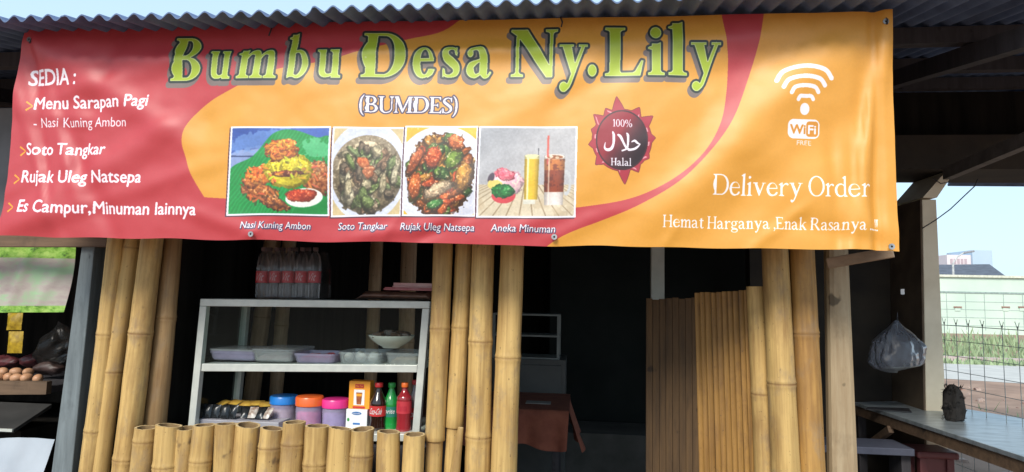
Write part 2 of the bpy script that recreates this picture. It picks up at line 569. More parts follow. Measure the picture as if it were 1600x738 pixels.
        E(0.34, X / 2, 0.30, X / 2 + 0.01); E(0.375, X / 2, 0.30 - Wd * 0.8, X / 2 - T, '-')
        stem(0.64 - h, 0.0, 1.04, 'r', 'flag')
    elif ch == 'e':
        E(0.33, X / 2, 0.29, X / 2 + 0.012); E(0.37, X / 2 + 0.015, 0.31 - Wd * 0.92, X / 2 - T * .9, '-')
        R(0.34, 0.20, 0.8, 0.36, '-')
        R(0.15, 0.36, 0.615, 0.36 + T)
        Pg([(0.45, 0.0), (0.7, 0.0), (0.7, 0.12), (0.62, 0.2)], '-')
        S([(0.46, 0.04, T * 1.2), (0.56, 0.09, T), (0.62, 0.17, T * .7)])
    elif ch == 'g':
        E(0.29, 0.45, 0.23, 0.22); E(0.29, 0.45, 0.23 - Wd * .8, 0.22 - T, '-')
        E(0.32, -0.14, 0.29, 0.155); E(0.32, -0.14, 0.29 - T * 1.3, 0.155 - T, '-')
        S([(0.17, 0.25, T), (0.10, 0.15, Wd * .7), (0.20, 0.06, Wd * .9), (0.44, 0.02, Wd * .9), (0.56, -0.05, Wd * .8)])
        S([(0.44, 0.6, T), (0.52, 0.64, T * 1.1), (0.60, 0.62, Wd * .7)])
    elif ch == 'i':
        stem(0.16, 0, X, 'lr', 'flag'); E(0.15, 0.90, Wd * 0.62, Wd * 0.62)
    elif ch == 'k':
        stem(0.16, 0, 1.04, 'lr', 'flag')
        S([(0.22, 0.28, T), (0.36, 0.46, T), (0.52, 0.62, T)]); R(0.40, X - sh, 0.64, X)
        Pg([(0.26, 0.36), (0.36, 0.46), (0.64, sh), (0.70, 0), (0.50, 0)])
    elif ch == 'l':
        stem(0.16, 0, 1.06, 'lr', 'flag')
    elif ch in 'mn':
        xs = [0.16, 0.16 + 0.24 + Wd * .75] + ([0.16 + 0.48 + Wd * 1.5] if ch == 'm' else [])
        stem(xs[0], 0, X, 'lr', 'flag')
        for a, b in zip(xs, xs[1:]):
            stem(b, 0, X * .72, 'lr', '')
            S([(a + h * .4, 0.42, T), (a + h + 0.04, 0.55, T * 1.1), ((a + b) / 2 + .04, X - T * .75, T * 1.5), (b - 0.02, 0.58, Wd * .85), (b, 0.44, Wd)])
    elif ch == 'r':
        stem(0.16, 0, X, 'lr', 'flag')
        S([(0.16 + h * .4, 0.42, T), (0.24 + h, 0.57, T * 1.1), (0.36 + h, 0.615, T * 1.6), (0.42 + h, 0.575, Wd * .85)])
    elif ch == 's':
        S([(0.42, 0.50, T), (0.38, 0.60, T), (0.26, X - T * .5, T * 1.1), (0.13, 0.56, Wd * .75), (0.16, 0.43, Wd * .95), (0.28, 0.34, Wd),
           (0.41, 0.23, Wd * .95), (0.41, 0.10, Wd * .75), (0.27, T * .45, T * 1.1), (0.13, 0.05, T), (0.09, 0.16, T)])
        Pg([(0.39, 0.65), (0.44, 0.65), (0.45, 0.45), (0.41, 0.47)]); Pg([(0.06, 0.01), (0.1, 0.0), (0.11, 0.19), (0.06, 0.21)])
    elif ch == 't':
        stem(0.22, 0.1, 0.80, '', ''); R(0.04, X - T * 1.1, 0.42, X); Pg([(0.22 - h, X - .01), (0.22 + h, 0.86), (0.22 + h, X - .01)])
        S([(0.22, 0.14, Wd), (0.25, 0.04, Wd * .7), (0.34, 0.02, T), (0.43, 0.09, T * .8)])
    elif ch == 'u':
        stem(0.16, 0.2, X, '', 'l'); stem(0.56, 0.0, X, 'r', 'l')
        S([(0.16, 0.24, Wd), (0.18, 0.12, Wd * .9), (0.30, 0.02 + T / 2, T * 1.4), (0.44, 0.07, T), (0.56, 0.17, T)])
    elif ch in 'vy':
        Pg([(0.06, X), (0.06 + Wd * 1.15, X), (0.42, 0.17), (0.36, 0.0), (0.32, 0.0)])
        if ch == 'v':
            Pg([(0.62, X), (0.62 - T * 1.3, X), (0.33, 0.06), (0.36, 0.0)])
        else:
            S([(0.60, X - .02, T * 1.25), (0.46, 0.31, T * 1.3), (0.34, 0.0, T * 1.35), (0.25, -0.20, T * 1.35), (0.15, -0.29, T * 1.4)])
            E(0.13, -0.235, Wd * .52, Wd * .52)
        R(0.0, X - sh, 0.06 + Wd * 1.15 + 0.06, X); R(0.48, X - sh, 0.70, X)
    elif ch == '(':
        S([(0.30, 1.08, T * .8), (0.16, 0.84, Wd * .6), (0.11, 0.45, Wd * .8), (0.16, 0.04, Wd * .6), (0.30, -0.2, T * .8)])
    elif ch == ')':
        S([(0.0, 1.08, T * .8), (0.14, 0.84, Wd * .6), (0.19, 0.45, Wd * .8), (0.14, 0.04, Wd * .6), (0.0, -0.2, T * .8)])
    elif ch == '.':
        E(0.13, Wd * .55, Wd * .62, Wd * .62)
    elif ch == ',':
        E(0.13, Wd * .5, Wd * .55, Wd * .55); S([(0.15 + Wd * .2, Wd * .4, Wd * .6), (0.13, -0.1, T), (0.06, -0.17, T * .5)])
    elif ch == '!':
        E(0.13, Wd * .55, Wd * .6, Wd * .6); Pg([(0.13 - Wd * .55, 0.98), (0.13 + Wd * .55, 0.98), (0.15, 0.28), (0.11, 0.28)])
    elif ch == '0':
        E(0.3, 0.5, 0.26, 0.51); E(0.3, 0.5, 0.26 - Wd * .9, 0.51 - T, '-')
    elif ch == '1':
        stem(0.22, 0, 1, 'lr', ''); Pg([(0.05, 0.84), (0.05, 0.8), (0.22, 0.86), (0.22 + h, 1), (0.2, 1)])
    elif ch == '%':
        for cx, cy in ((0.22, 0.72), (0.72, 0.26)):
            E(cx, cy, 0.19, 0.27); E(cx, cy, 0.19 - Wd * .75, 0.27 - T, '-')
        S([(0.26, -0.02, T), (0.70, 1.0, T)])
    return ops
def glyph_box(ops):
    a = [q for s, p in ops if s == '+' for q in p]
    return min(q[0] for q in a), max(q[0] for q in a)
def draw_glyph(mask, ops, fx):
    """fx maps glyph space to photo pixels"""
    loc = blank()
    for s, p in ops:
        poly_mask(loc, [fx(q) for q in p], s == '+')
    mask |= loc
def serif_line(mask, text, x0, x1, yb0, yb1, cap, Wd=0.115, T=0.05, shear=0.0, gap=0.05, space=0.26):
    pen, place = 0.0, []
    for ch in text:
        if ch == ' ':
            pen += space
            continue
        ops = glyph(ch, Wd, T)
        a, b = glyph_box(ops)
        place.append((ops, pen - a))
        pen += b - a + gap
    tot = pen - gap
    sx = (x1 - x0) / tot
    for ops, dx in place:
        draw_glyph(mask, ops, lambda q: (x0 + (q[0] + dx) * sx + shear * q[1] * cap,
                                         yb0 + (yb1 - yb0) * (q[0] + dx) / tot - q[1] * cap))
def sans_line(mask, text, x0, x1, yb0, yb1, cap, shear=0.12, bold=0.0):
    vs, tr = font_mesh(text)
    ax, bx = vs[:, 0].min(), vs[:, 0].max()
    u = (vs[:, 0] - ax) / (bx - ax)
    hh = vs[:, 1] / 0.73
    px = x0 + u * (x1 - x0) + shear * hh * cap
    py = yb0 + u * (yb1 - yb0) - hh * cap
    loc = blank()
    for t in tr:
        poly_mask(loc, [(px[i], py[i]) for i in t])
    # close the hairline seams between triangles
    ys, xs = np.where(loc)
    if bold:
        loc = dilate(loc, bold)
    mask |= loc

# --- ground colours
cv[:] = np.array((224, 158, 56), np.float32) / 255
red = blank()
edge = smooth_pts([(760, -10), (700, 45), (640, 62), (580, 80), (520, 97), (440, 112), (380, 137), (330, 165), (300, 195), (291, 222),
                   (296, 250), (306, 280), (322, 309)], 8)
low = [(358, 311), (500, 312), (700, 322), (890, 326)]
swi = smooth_pts([(905, 325), (960, 317), (1010, 302), (1060, 275), (1100, 238), (1124, 195), (1134, 150), (1138, 100), (1134, 60), (1124, 5)], 8)
swo = smooth_pts([(1196, 5), (1184, 75), (1166, 132), (1142, 190), (1108, 238), (1060, 285), (1000, 320), (940, 346), (872, 372), (820, 412)], 8)
poly_mask(red, [(-40, -10)] + [tuple(q) for q in edge] + low + [tuple(q) for q in swi] + [tuple(q) for q in swo] + [(-40, 420)])
paint(red, (188, 56, 64))

# --- title, letter by letter
BIG = [('B', 270, 317, 129, 69, .10), ('u', 330, 365, 127.6, 68, .10), ('m', 375, 437, 127, 68, .09), ('b', 449, 484, 126.5, 68, .09), ('u', 497, 536, 125.8, 68, .08),
       ('D', 567, 634, 124.5, 71, .06), ('e', 645, 680, 124, 71, .05), ('s', 691, 719, 123.5, 71, .05), ('a', 729, 768, 123.3, 71, .05),
       ('N', 797, 870, 122.5, 76, .03), ('y', 873, 917, 121.5, 74, .03), ('.', 918, 932, 121, 74, .02), ('L', 945, 1005, 120.5, 77, .01),
       ('i', 1012, 1038, 119.5, 75, .0), ('l', 1044, 1073, 118.8, 78, .0), ('y', 1079, 1126, 117.5, 75, 0.0)]
ttl = blank()
for ch, x0, x1, yb, cap, shr in BIG:
    ops = glyph(ch, 0.205, 0.07)
    a, b = glyph_box(ops)
    draw_glyph(ttl, ops, lambda q: (x0 + (q[0] - a) / (b - a) * (x1 - x0) + shr * q[1] * cap, yb - q[1] * cap))
big = dilate(ttl, 3.5)
paint(shift(big, -4, 7.5), (122, 108, 104))
paint(big, (28, 44, 44))
paint(ttl, (208, 222, 140))
inner = ~dilate(~ttl, 1.4) & ttl
paint(inner, (172, 196, 44))

# --- lesser lettering
t = blank(); serif_line(t, '(BUMDES)', 565, 716, 178.6, 180, 25, 0.15, 0.06, 0.05, 0.03)
paint(dilate(t, 2.3), (70, 62, 88)); paint(t, (240, 236, 248))
t = blank(); serif_line(t, 'Delivery Order', 1112, 1357, 305.5, 309.5, 31, 0.115, 0.05)
t2 = t.copy(); serif_line(t2, 'Hemat Harganya ,Enak Rasanya ...!!', 1035, 1373, 356, 362, 19, 0.125, 0.06)
paint(t2, (246, 244, 248))
t = blank()
sans_line(t, 'SEDIA :', 46, 124, 133, 134, 25, 0.12, 0.9)
sans_line(t, 'Menu Sarapan Pagi', 57, 236, 172, 168, 20, 0.08, 0.5)
sans_line(t, '- Nasi Kuning Ambon', 55, 200, 200, 199, 15.5, 0.1, 0.4)
sans_line(t, 'Soto Tangkar', 43, 166, 243, 242, 19, 0.1, 0.5)
sans_line(t, 'Rujak Uleg Natsepa', 35, 223, 286, 286, 20, 0.1, 0.5)
sans_line(t, 'Es Campur,Minuman lainnya', 31, 308, 332, 337, 20, 0.1, 0.5)
paint(t, (244, 238, 248))
t = blank()
for x, y in ((46, 167), (32, 237), (22, 281), (13, 325)):
    for s in (-1, 1):
        poly_mask(t, [(x, y + s * 6), (x + 9, y), (x + 9, y - s * 1.2 + s * 2.2), (x + 1, y + s * 7.5)])
paint(dilate(t, 0.6), (236, 170, 30))
t = blank()
sans_line(t, 'Nasi Kuning Ambon', 377, 485, 357.5, 358.5, 11.5, 0.2, 0.3)
sans_line(t, 'Soto Tangkar', 528, 605, 359, 360, 11.5, 0.2, 0.3)
sans_line(t, 'Rujak Uleg Natsepa', 626, 741, 360.5, 361.5, 12, 0.18, 0.3)
sans_line(t, 'Aneka Minuman', 767, 867, 361.5, 362.5, 12, 0.15, 0.3)
paint(shift(dilate(t, 1.0), 0.5, 0.8), (58, 44, 84)); paint(t, (250, 248, 252))

# --- halal seal
ang = np.arctan2(YY - 221, XX - 971)
tipA = [-97, -62, -38, -4, 33, 62, 86, 137, 172, 199, 222, 243]
tipR = [66, 56, 60, 52, 50, 54, 66, 55, 52, 50, 58, 54]
rr = np.full(ang.shape, 46.0, np.float32)
for a_, r_ in zip(tipA, tipR):
    d = np.abs((ang - rad(a_) + math.pi) % (2 * math.pi) - math.pi)
    rr = np.maximum(rr, 44 + (r_ - 44) * np.clip(1 - d / 0.23, 0, 1) ** 1.25)
dist = np.hypot(XX - 971, (YY - 221) * 0.97)
seal = dist < rr
paint(dilate(seal, 1.0), (112, 40, 40)); paint(seal, (172, 44, 62))
paint((dist < rr - 3) & (dist > rr - 6) & (np.sin(ang * 12) > 0.6), (226, 150, 160))
disc = ((XX - 971) / 40.5) ** 2 + ((YY - 221) / 46.5) ** 2
paint(disc < 1.0, (60, 22, 32))
g = np.clip(((XX - 971) * 0.75 + (YY - 221) * 0.55 + 10) / 44, 0, 1)
paint((disc < 0.9).astype(np.float32) * (1 - g), (150, 34, 50)); paint((disc < 0.9).astype(np.float32) * g, (36, 14, 26))
t = blank()
serif_line(t, '100%', 957, 987, 200.5, 201.5, 11.5, 0.14, 0.07)
serif_line(t, 'Halal', 954, 986, 260.5, 261, 11.5, 0.15, 0.08)
def stroke_px(mask, pts):
    q = smooth_pts([(900 + x / 4.614, 140 + y / 4.614, w / 4.614) for x, y, w in pts], 10)
    for i in range(len(q) - 1):
        a, b = q[i], q[i + 1]
        poly_mask(mask, [(b[0] + b[2] / 2 * math.cos(k), b[1] + b[2] / 2 * math.sin(k)) for k in np.linspace(0, 6.283, 14)])
stroke_px(t, [(262, 316, 10), (270, 345, 19), (268, 400, 17), (252, 437, 22), (222, 446, 20), (204, 428, 12), (210, 394, 5)])
stroke_px(t, [(300, 338, 14), (318, 352, 20), (340, 395, 16), (358, 428, 15), (385, 446, 16)])
stroke_px(t, [(362, 326, 8), (372, 345, 18), (371, 400, 15), (362, 436, 14), (330, 452, 12)])
stroke_px(t, [(375, 446, 16), (412, 440, 17), (440, 424, 15), (458, 404, 6)])
stroke_px(t, [(398, 388, 8), (420, 380, 16), (440, 396, 15), (458, 404, 7)])
paint(t, (240, 236, 246))

# --- wireless symbol
t = blank()
for (xl, yl, xr, yr, xt, yt, w) in ((1211, 129, 1296, 125, 1254, 103, 7.5), (1221, 139.5, 1286, 136, 1254, 119.5, 7), (1233, 148.5, 1276, 146.5, 1254.5, 134, 6.5), (1244, 158.5, 1268, 157.5, 1255.5, 150, 6)):
    q = smooth_pts([(xl, yl, w), (xl * .72 + xt * .28, yl * .4 + yt * .6, w), (xt, yt + 3, w), (xr * .72 + xt * .28, yr * .4 + yt * .6, w), (xr, yr, w)], 12)
    for b in q:
        poly_mask(t, [(b[0] + b[2] / 2 * math.cos(k), b[1] + b[2] / 2 * math.sin(k)) for k in np.linspace(0, 6.283, 14)])
poly_mask(t, [(1255 + 7.6 * math.cos(k), 172.5 + 9 * math.sin(k)) for k in np.linspace(0, 6.283, 30)])
def rrect(x0, y0, x1, y1, r):
    out = []
    for cx, cy, a0 in ((x1 - r, y1 - r, 0), (x0 + r, y1 - r, 90), (x0 + r, y0 + r, 180), (x1 - r, y0 + r, 270)):
        out += [(cx + r * math.cos(rad(a0 + k)), cy + r * math.sin(rad(a0 + k))) for k in range(0, 91, 15)]
    return out
poly_mask(t, rrect(1229, 188, 1280, 217.5, 9))
sans_line(t, 'FREE', 1244, 1267, 227.5, 227.8, 7.5, 0, 0.4)
paint(t, (238, 234, 242))
t = blank()
sans_line(t, 'Wi', 1233, 1257, 210, 210, 14.5, 0, 0.7)
poly_mask(t, rrect(1258.5, 191, 1278, 214.5, 5))
paint(t, (214, 142, 40))
t = blank(); sans_line(t, 'Fi', 1262, 1274, 210, 210, 14, 0, 0.6); paint(t, (238, 234, 242))

# --- four food pictures
def frame_uv(TL, TR, BR, BL):
    """approximate unit-square coordinates of every canvas point inside a quad"""
    v = (YY - (TL[1] + TR[1]) / 2) / ((BL[1] + BR[1]) / 2 - (TL[1] + TR[1]) / 2)
    xl = TL[0] + (BL[0] - TL[0]) * v
    xr = TR[0] + (BR[0] - TR[0]) * v
    return (XX - xl) / (xr - xl), v
full_cv, full_nz, full_x, full_y = cv, [vnoise(cv.shape[:2], c * K, s, o) for c, s, o in ((16, 1, 4), (5, 2, 3), (2.4, 3, 2))], XX, YY
def pic(quad, bg):
    """open one framed picture: all drawing then happens in its own window of the print"""
    global cv, NZ1, NZ2, NZ3, XX, YY, WIN
    xs = [int((q[0] - CX0) * K) for q in quad]
    ys = [int((q[1] - CY0) * K) for q in quad]
    WIN = (slice(min(ys) - 14, max(ys) + 14), slice(min(xs) - 14, max(xs) + 14))
    cv, XX, YY = full_cv[WIN], full_x[WIN], full_y[WIN]
    NZ1, NZ2, NZ3 = (n[WIN] for n in full_nz)
    u, v = frame_uv(*quad)
    ins = (u > 0) & (u < 1) & (v > 0) & (v < 1)
    paint(shift(ins, -2.0, 2.2), (84, 44, 60))
    paint(ins, (238, 240, 250))
    m_ = 2.6
    w_, h_ = quad[1][0] - quad[0][0], quad[3][1] - quad[0][1]
    core = (u > m_ / w_) & (u < 1 - m_ / w_) & (v > m_ / h_) & (v < 1 - m_ / h_)
    paint(core, bg)
    return u, v, core
def blob(core, u, v, cx, cy, rx, ry, col, rot=0.0, rag=0.0, a=1.0, tex=None, soft=None):
    c_, s_ = math.cos(rad(rot)), math.sin(rad(rot))
    du, dv = u - cx, v - cy
    x, y = (du * c_ + dv * s_) / rx, (-du * s_ + dv * c_) / ry
    d = np.hypot(x, y) + rag * (NZ2 - 0.5) * 2
    mk = core & (d < 1)
    if tex is None:
        paint(mk, col, a)
    else:
        k = np.clip(0.5 + (NZ3 * 0.6 + NZ2 * 0.4 - 0.5) * 3.2, 0, 1)[mk][:, None]
        c1, c2 = np.array(col, np.float32) / 255, np.array(tex, np.float32) / 255
        lit = np.clip(1.06 - 0.22 * y - 0.12 * x, 0.55, 1.25) * np.where(d > .84, 0.72, 1.0)
        glint = (NZ3 > .74) & (y < .3)
        val = (c1 * k + c2 * (1 - k)) * lit[mk][:, None]
        val = np.where(glint[mk][:, None], val * .55 + .45 * np.array((1.0, .93, .8)), val)
        cv[mk] = cv[mk] * (1 - a) + a * val
rs1 = np.random.default_rng(21)
def soften(c, n=2):
    """the softness of an enlarged print"""
    for _ in range(n):
        b_ = cv.copy()
        for dy, dx in ((0, 1), (0, -1), (1, 0), (-1, 0)):
            b_ += np.roll(np.roll(cv, dy, 0), dx, 1)
        b_ /= 5.0
        cv[c] = b_[c]
    g_ = (1.0 + .10 * (NZ1 - .5) + .08 * (NZ3 - .5))[..., None]
    cv[c] = (cv * g_)[c]
q1 = ((366.7, 201.6), (522.5, 200), (515, 338), (355, 337))
u, v, c = pic(q1, (62, 96, 178))
blob(c, u, v, .18, .40, .3, .16, (190, 200, 226), -20, .1, .6)
blob(c, u, v, .10, .12, .3, .14, (40, 70, 150), 10, .1, .5)
paint(c & (np.abs(v - .33 - u * .02) < .008) & (u < .5), (36, 50, 96), .8)
blob(c, u, v, .30, .15, .35, .10, (120, 160, 220), -15, .5, .6)
lf = np.zeros(full_cv.shape[:2], bool)
poly_mask(lf, [tuple(q) for q in smooth_pts([(352, 322), (362, 268), (400, 246), (432, 212), (462, 206), (500, 218), (524, 226), (526, 345), (350, 345)], 6)])
lf = lf[WIN]
paint(lf & c, (12, 138, 62))
for k in range(26):
    w_ = np.abs((u * 1.0 + v * 0.55) * 26 - k - 6 + NZ1 * 1.2)
    paint(lf & c & (w_ < 0.16), (34, 168, 84), 0.7)
blob(c, u, v, .86, .25, .14, .10, (90, 190, 130), 20, .5, .8)
blob(c, u, v, .88, .57, .16, .20, (206, 130, 76), 0, .35, 1, (130, 66, 34))
blob(c, u, v, .34, .55, .22, .12, (232, 140, 52), -12, .4, 1, (184, 78, 30))
blob(c, u, v, .60, .50, .25, .20, (222, 206, 44), 0, .12, 1, (190, 170, 20))
blob(c, u, v, .57, .44, .17, .12, (232, 218, 60), 0, .2, 1, (196, 178, 30))
blob(c, u, v, .58, .53, .16, .035, (150, 80, 44), -4, .4, 1, (96, 44, 30))
blob(c, u, v, .52, .26, .17, .13, (226, 140, 48), 0, .35, 1, (150, 58, 26))
blob(c, u, v, .56, .20, .10, .07, (236, 200, 60), 0, .4, 1, (206, 96, 40))
blob(c, u, v, .33, .74, .19, .10, (196, 120, 54), 18, .4, 1, (108, 52, 24))
blob(c, u, v, .48, .87, .15, .07, (186, 112, 50), 22, .4, 1, (84, 42, 22))
blob(c, u, v, .22, .63, .10, .05, (206, 124, 60), 30, .5, 1, (120, 56, 28))
blob(c, u, v, .76, .80, .18, .105, (236, 238, 232), -8)
blob(c, u, v, .73, .775, .15, .075, (206, 84, 44), -6, .25, 1, (150, 44, 26))
for k in range(70):
    a_ = rs1.random() * 6.28
    g_ = ((.34, .55, .2, .11, (226, 134, 54)), (.86, .57, .13, .17, (196, 122, 70)), (.52, .26, .15, .11, (222, 130, 52)), (.34, .75, .17, .09, (188, 112, 50)), (.60, .50, .2, .17, (226, 208, 52)))[k % 5]
    r_ = math.sqrt(rs1.random())
    cx, cy = g_[0] + g_[2] * r_ * math.cos(a_), g_[1] + g_[3] * r_ * math.sin(a_)
    w1 = .02 + .03 * rs1.random()
    blob(c, u, v, cx, cy + .012, w1 * 1.1, .016, tuple(int(x * .42) for x in g_[4]), rs1.random() * 180, .3, .55)
    blob(c, u, v, cx, cy, w1, .012, tuple(min(255, int(x * (.8 + .4 * rs1.random()))) for x in g_[4]), rs1.random() * 180, .3, .9)
blob(c, u, v, .76, .80, .18, .105, (236, 238, 232), -8)
blob(c, u, v, .73, .775, .15, .075, (206, 84, 44), -6, .25, 1, (150, 44, 26))
soften(c)
q2 = ((525.2, 201.6), (636, 201), (627.6, 339.4), (517.4, 339))
u, v, c = pic(q2, (206, 186, 140))
blob(c, u, v, .5, .5, .56, .56, (214, 220, 238)); blob(c, u, v, .5, .53, .50, .44, (186, 170, 142), 0, 0, 1, (164, 146, 118))
blob(c, u, v, .5, .58, .46, .40, (160, 142, 108), 0, .2, 1, (124, 108, 82))
rs = np.random.default_rng(5)
def chunk(c, u, v, cx, cy, rx, ry, col, rot):
    blob(c, u, v, cx - .008, cy + .018, rx * 1.12, ry * 1.15, tuple(int(x * .30) for x in col), rot, .25, .6)
    blob(c, u, v, cx, cy, rx, ry, col, rot, .28, 1, tuple(int(x * .66) for x in col))
    blob(c, u, v, cx - rx * .15, cy - ry * .3, rx * .5, ry * .3, tuple(min(255, int(x * 1.25 + 18)) for x in col), rot, .5, .5)
for k in range(80):
    a_ = rs.random() * 6.28; r_ = math.sqrt(rs.random()) * .40
    col = [(178, 166, 132), (110, 128, 72), (140, 110, 84), (196, 186, 156), (118, 102, 82), (140, 156, 104)][k % 6]
    chunk(c, u, v, .5 + r_ * math.cos(a_), .55 + r_ * .9 * math.sin(a_), .045 + .075 * rs.random(), .028 + .045 * rs.random(), col, rs.random() * 180)
blob(c, u, v, .44, .40, .10, .06, (206, 124, 76), 20, .3, 1, (170, 84, 50)); blob(c, u, v, .52, .50, .09, .07, (190, 112, 70), -20, .3, 1, (150, 90, 60))
soften(c)
q3 = ((635.8, 199.2), (749, 199), (743, 339), (628.4, 339))
u, v, c = pic(q3, (228, 184, 60))
blob(c, u, v, .52, .56, .66, .56, (220, 224, 240)); blob(c, u, v, .50, .55, .46, .46, (146, 92, 44), -35, .12, 1, (92, 52, 26))
for k in range(95):
    a_ = rs.random() * 6.28; r_ = math.sqrt(rs.random()) * .41
    col = [(214, 100, 44), (196, 134, 54), (92, 124, 44), (170, 90, 40), (222, 158, 84), (60, 96, 40), (206, 84, 40)][k % 7]
    chunk(c, u, v, .50 + r_ * math.cos(a_), .52 + r_ * 1.02 * math.sin(a_), .05 + .08 * rs.random(), .03 + .045 * rs.random(), col, -60 + rs.random() * 80)
for cx, cy, rx, ry, col, ro in ((.40, .34, .10, .13, (224, 96, 50), 30), (.68, .36, .13, .09, (112, 142, 46), -40), (.70, .17, .12, .08, (226, 118, 60), 20), (.16, .66, .08, .14, (222, 112, 50), 10),
                                (.48, .70, .20, .07, (206, 176, 140), -20), (.45, .86, .12, .05, (64, 122, 56), -15), (.82, .55, .10, .16, (204, 140, 50), 10), (.16, .38, .06, .17, (196, 98, 52), 35)):
    chunk(c, u, v, cx, cy, rx, ry, col, ro)
paint(c & (NZ3 > 0.80), (244, 224, 190), .7)
soften(c, 1)
q4 = ((750.2, 199), (902.5, 200), (899, 340.6), (744.2, 340))
u, v, c = pic(q4, (186, 185, 188))
paint((c & (u + v < 0.9)).astype(np.float32) * np.clip(1 - (u + v) / .9, 0, 1), (160, 163, 170))
tb = c & (v > .64)
paint(tb, (214, 200, 172))
for k in range(-6, 16):
    xk = 0.5 + (k / 10 - .45) * (0.45 + (v - .64) * 2.6)
    paint(tb & (np.abs(u - xk) < .006), (150, 128, 98))
paint(tb & (NZ1 > .62), (190, 170, 138), .5)
blob(c, u, v, .27, .76, .12, .085, (206, 60, 70)); blob(c, u, v, .30, .62, .17, .14, (230, 206, 196), 0, .3, 1, (226, 170, 190))
blob(c, u, v, .28, .53, .09, .07, (236, 150, 160), 0, .4, 1, (220, 90, 110)); blob(c, u, v, .14, .57, .03, .06, (90, 78, 92), 20); blob(c, u, v, .18, .64, .08, .05, (234, 214, 120), 0, .3)
blob(c, u, v, .26, .71, .115, .075, (30, 130, 54), 0, .25, 1, (12, 84, 34))
gl = c & (np.abs(u - .545) < .075 - .018 * (v - .32)) & (v > .32) & (v < .80)
paint(gl, (214, 176, 40)); paint(gl & (v < .36), (232, 220, 160)); paint(gl & (np.abs(u - .51) < .01), (240, 220, 120))
paint(c & (np.abs(u - .53) < .06) & (v > .80) & (v < .85), (222, 220, 206)); paint(c & (np.abs(u - .61) < .004) & (v > .24) & (v < .34), (70, 70, 80))
mug = c & (np.abs(u - .775) < .105 - .02 * (v - .32)) & (v > .32) & (v < .86)
paint(mug, (216, 206, 200)); paint(mug & (v > .36) & (v < .72), (140, 58, 28)); paint(mug & (v > .36) & (v < .48), (190, 112, 50)); paint(mug & (v > .36) & (v < .7) & (NZ2 > .6), (96, 34, 20), .7)
paint(c & (np.hypot((u - .90) / .05, (v - .62) / .14) < 1) & (np.hypot((u - .895) / .03, (v - .62) / .1) > 1) & (u > .88), (196, 198, 200))
paint(c & (np.abs(u - .705 - .0 * v) < .010) & (v > .10) & (v < .42), (214, 92, 80))
for gm, u0, w0 in ((gl, .545, .07), (mug, .775, .10)):      # rounded glass as printed: darker rims, a bright streak
    sh_ = np.clip(1.08 - .38 * ((u - u0) / w0) ** 2, .5, 1.1)[..., None]
    cv[gm] = (cv * sh_)[gm]
    paint(gm & (np.abs(u - u0 + w0 * .55) < .008), (250, 240, 226), .6)
blob(c, u, v, .775, .335, .10, .028, (232, 222, 210)); blob(c, u, v, .775, .34, .085, .02, (150, 84, 44), 0, .2)
blob(c, u, v, .74, .335, .02, .014, (226, 210, 190)); blob(c, u, v, .80, .345, .02, .013, (214, 190, 160))
blob(c, u, v, .545, .325, .072, .016, (236, 226, 170))
paint(c & (np.abs(u - .705) < .010) & (v > .10) & (v < .34), (214, 92, 80))
soften(c, 2)
cv, XX, YY = full_cv, full_x, full_y
NZ3 = full_nz[2]
# fine weave and print mottling of the vinyl itself
cv *= (0.985 + 0.03 * NZ3)[..., None]
cv = np.clip(cv * 0.95, 0, 1)

# --- banner sheet: corners unprojected onto its hanging plane
BY = -0.32
BTL, BTR, BBR, BBL = P(40, 45, BY), P(1391, 18, BY), P(1404, 393, BY), P(-2, 369, BY)
def banner_flat(u_, v_):
    """u left to right, v bottom to top"""
    a_ = BBL.lerp(BBR, u_)
    b_ = BTL.lerp(BTR, u_)
    return a_.lerp(b_, v_)
TW, TH = 2560, 660
uu, vv = np.meshgrid((np.arange(TW) + .5) / TW, (np.arange(TH) + .5) / TH)
A = lambda p: np.array(p, np.float64)
lo_ = A(BBL)[None, None] * (1 - uu[..., None]) + A(BBR)[None, None] * uu[..., None]
hi_ = A(BTL)[None, None] * (1 - uu[..., None]) + A(BTR)[None, None] * uu[..., None]
wp = lo_ * (1 - vv[..., None]) + hi_ * vv[..., None] - A(CAMPOS)
dep = wp @ A(_fwd)
sxp = 800 + F * (wp @ A(RIGHT)) / dep
syp = 369 - F * (wp @ A(UP)) / dep
ix = np.clip((sxp - CX0) * K - .5, 0, cv.shape[1] - 1.001)
iy = np.clip((syp - CY0) * K - .5, 0, cv.shape[0] - 1.001)
x_, y_ = ix.astype(int), iy.astype(int)
fx_, fy_ = (ix - x_)[..., None], (iy - y_)[..., None]
tex = (cv[y_, x_] * (1 - fx_) * (1 - fy_) + cv[y_, x_ + 1] * fx_ * (1 - fy_) + cv[y_ + 1, x_] * (1 - fx_) * fy_ + cv[y_ + 1, x_ + 1] * fx_ * fy_)
img = bpy.data.images.new('banner_print', TW, TH, alpha=False)
img.pixels.foreach_set(np.concatenate([tex, np.ones(tex.shape[:2] + (1,))], 2).astype(np.float32).ravel())
img.update()
img.pack()

mt, t, b = nodes_of('printed_vinyl')
ti = N(t, 'ShaderNodeTexImage')
ti.image = img
ti.extension = 'EXTEND'
uvn = N(t, 'ShaderNodeUVMap')
t.links.new(uvn.outputs[0], ti.inputs[0])
t.links.new(ti.outputs[0], b.inputs['Base Color'])
b.inputs['Roughness'].default_value = 0.50
b.inputs['Specular IOR Level'].default_value = 0.75
cr = noise_tex(t, 5.0, (1, 1, 1.3), 2.5, 0.45)
bump(t, b, cr, 0.35, 0.012)
VINYL = mt

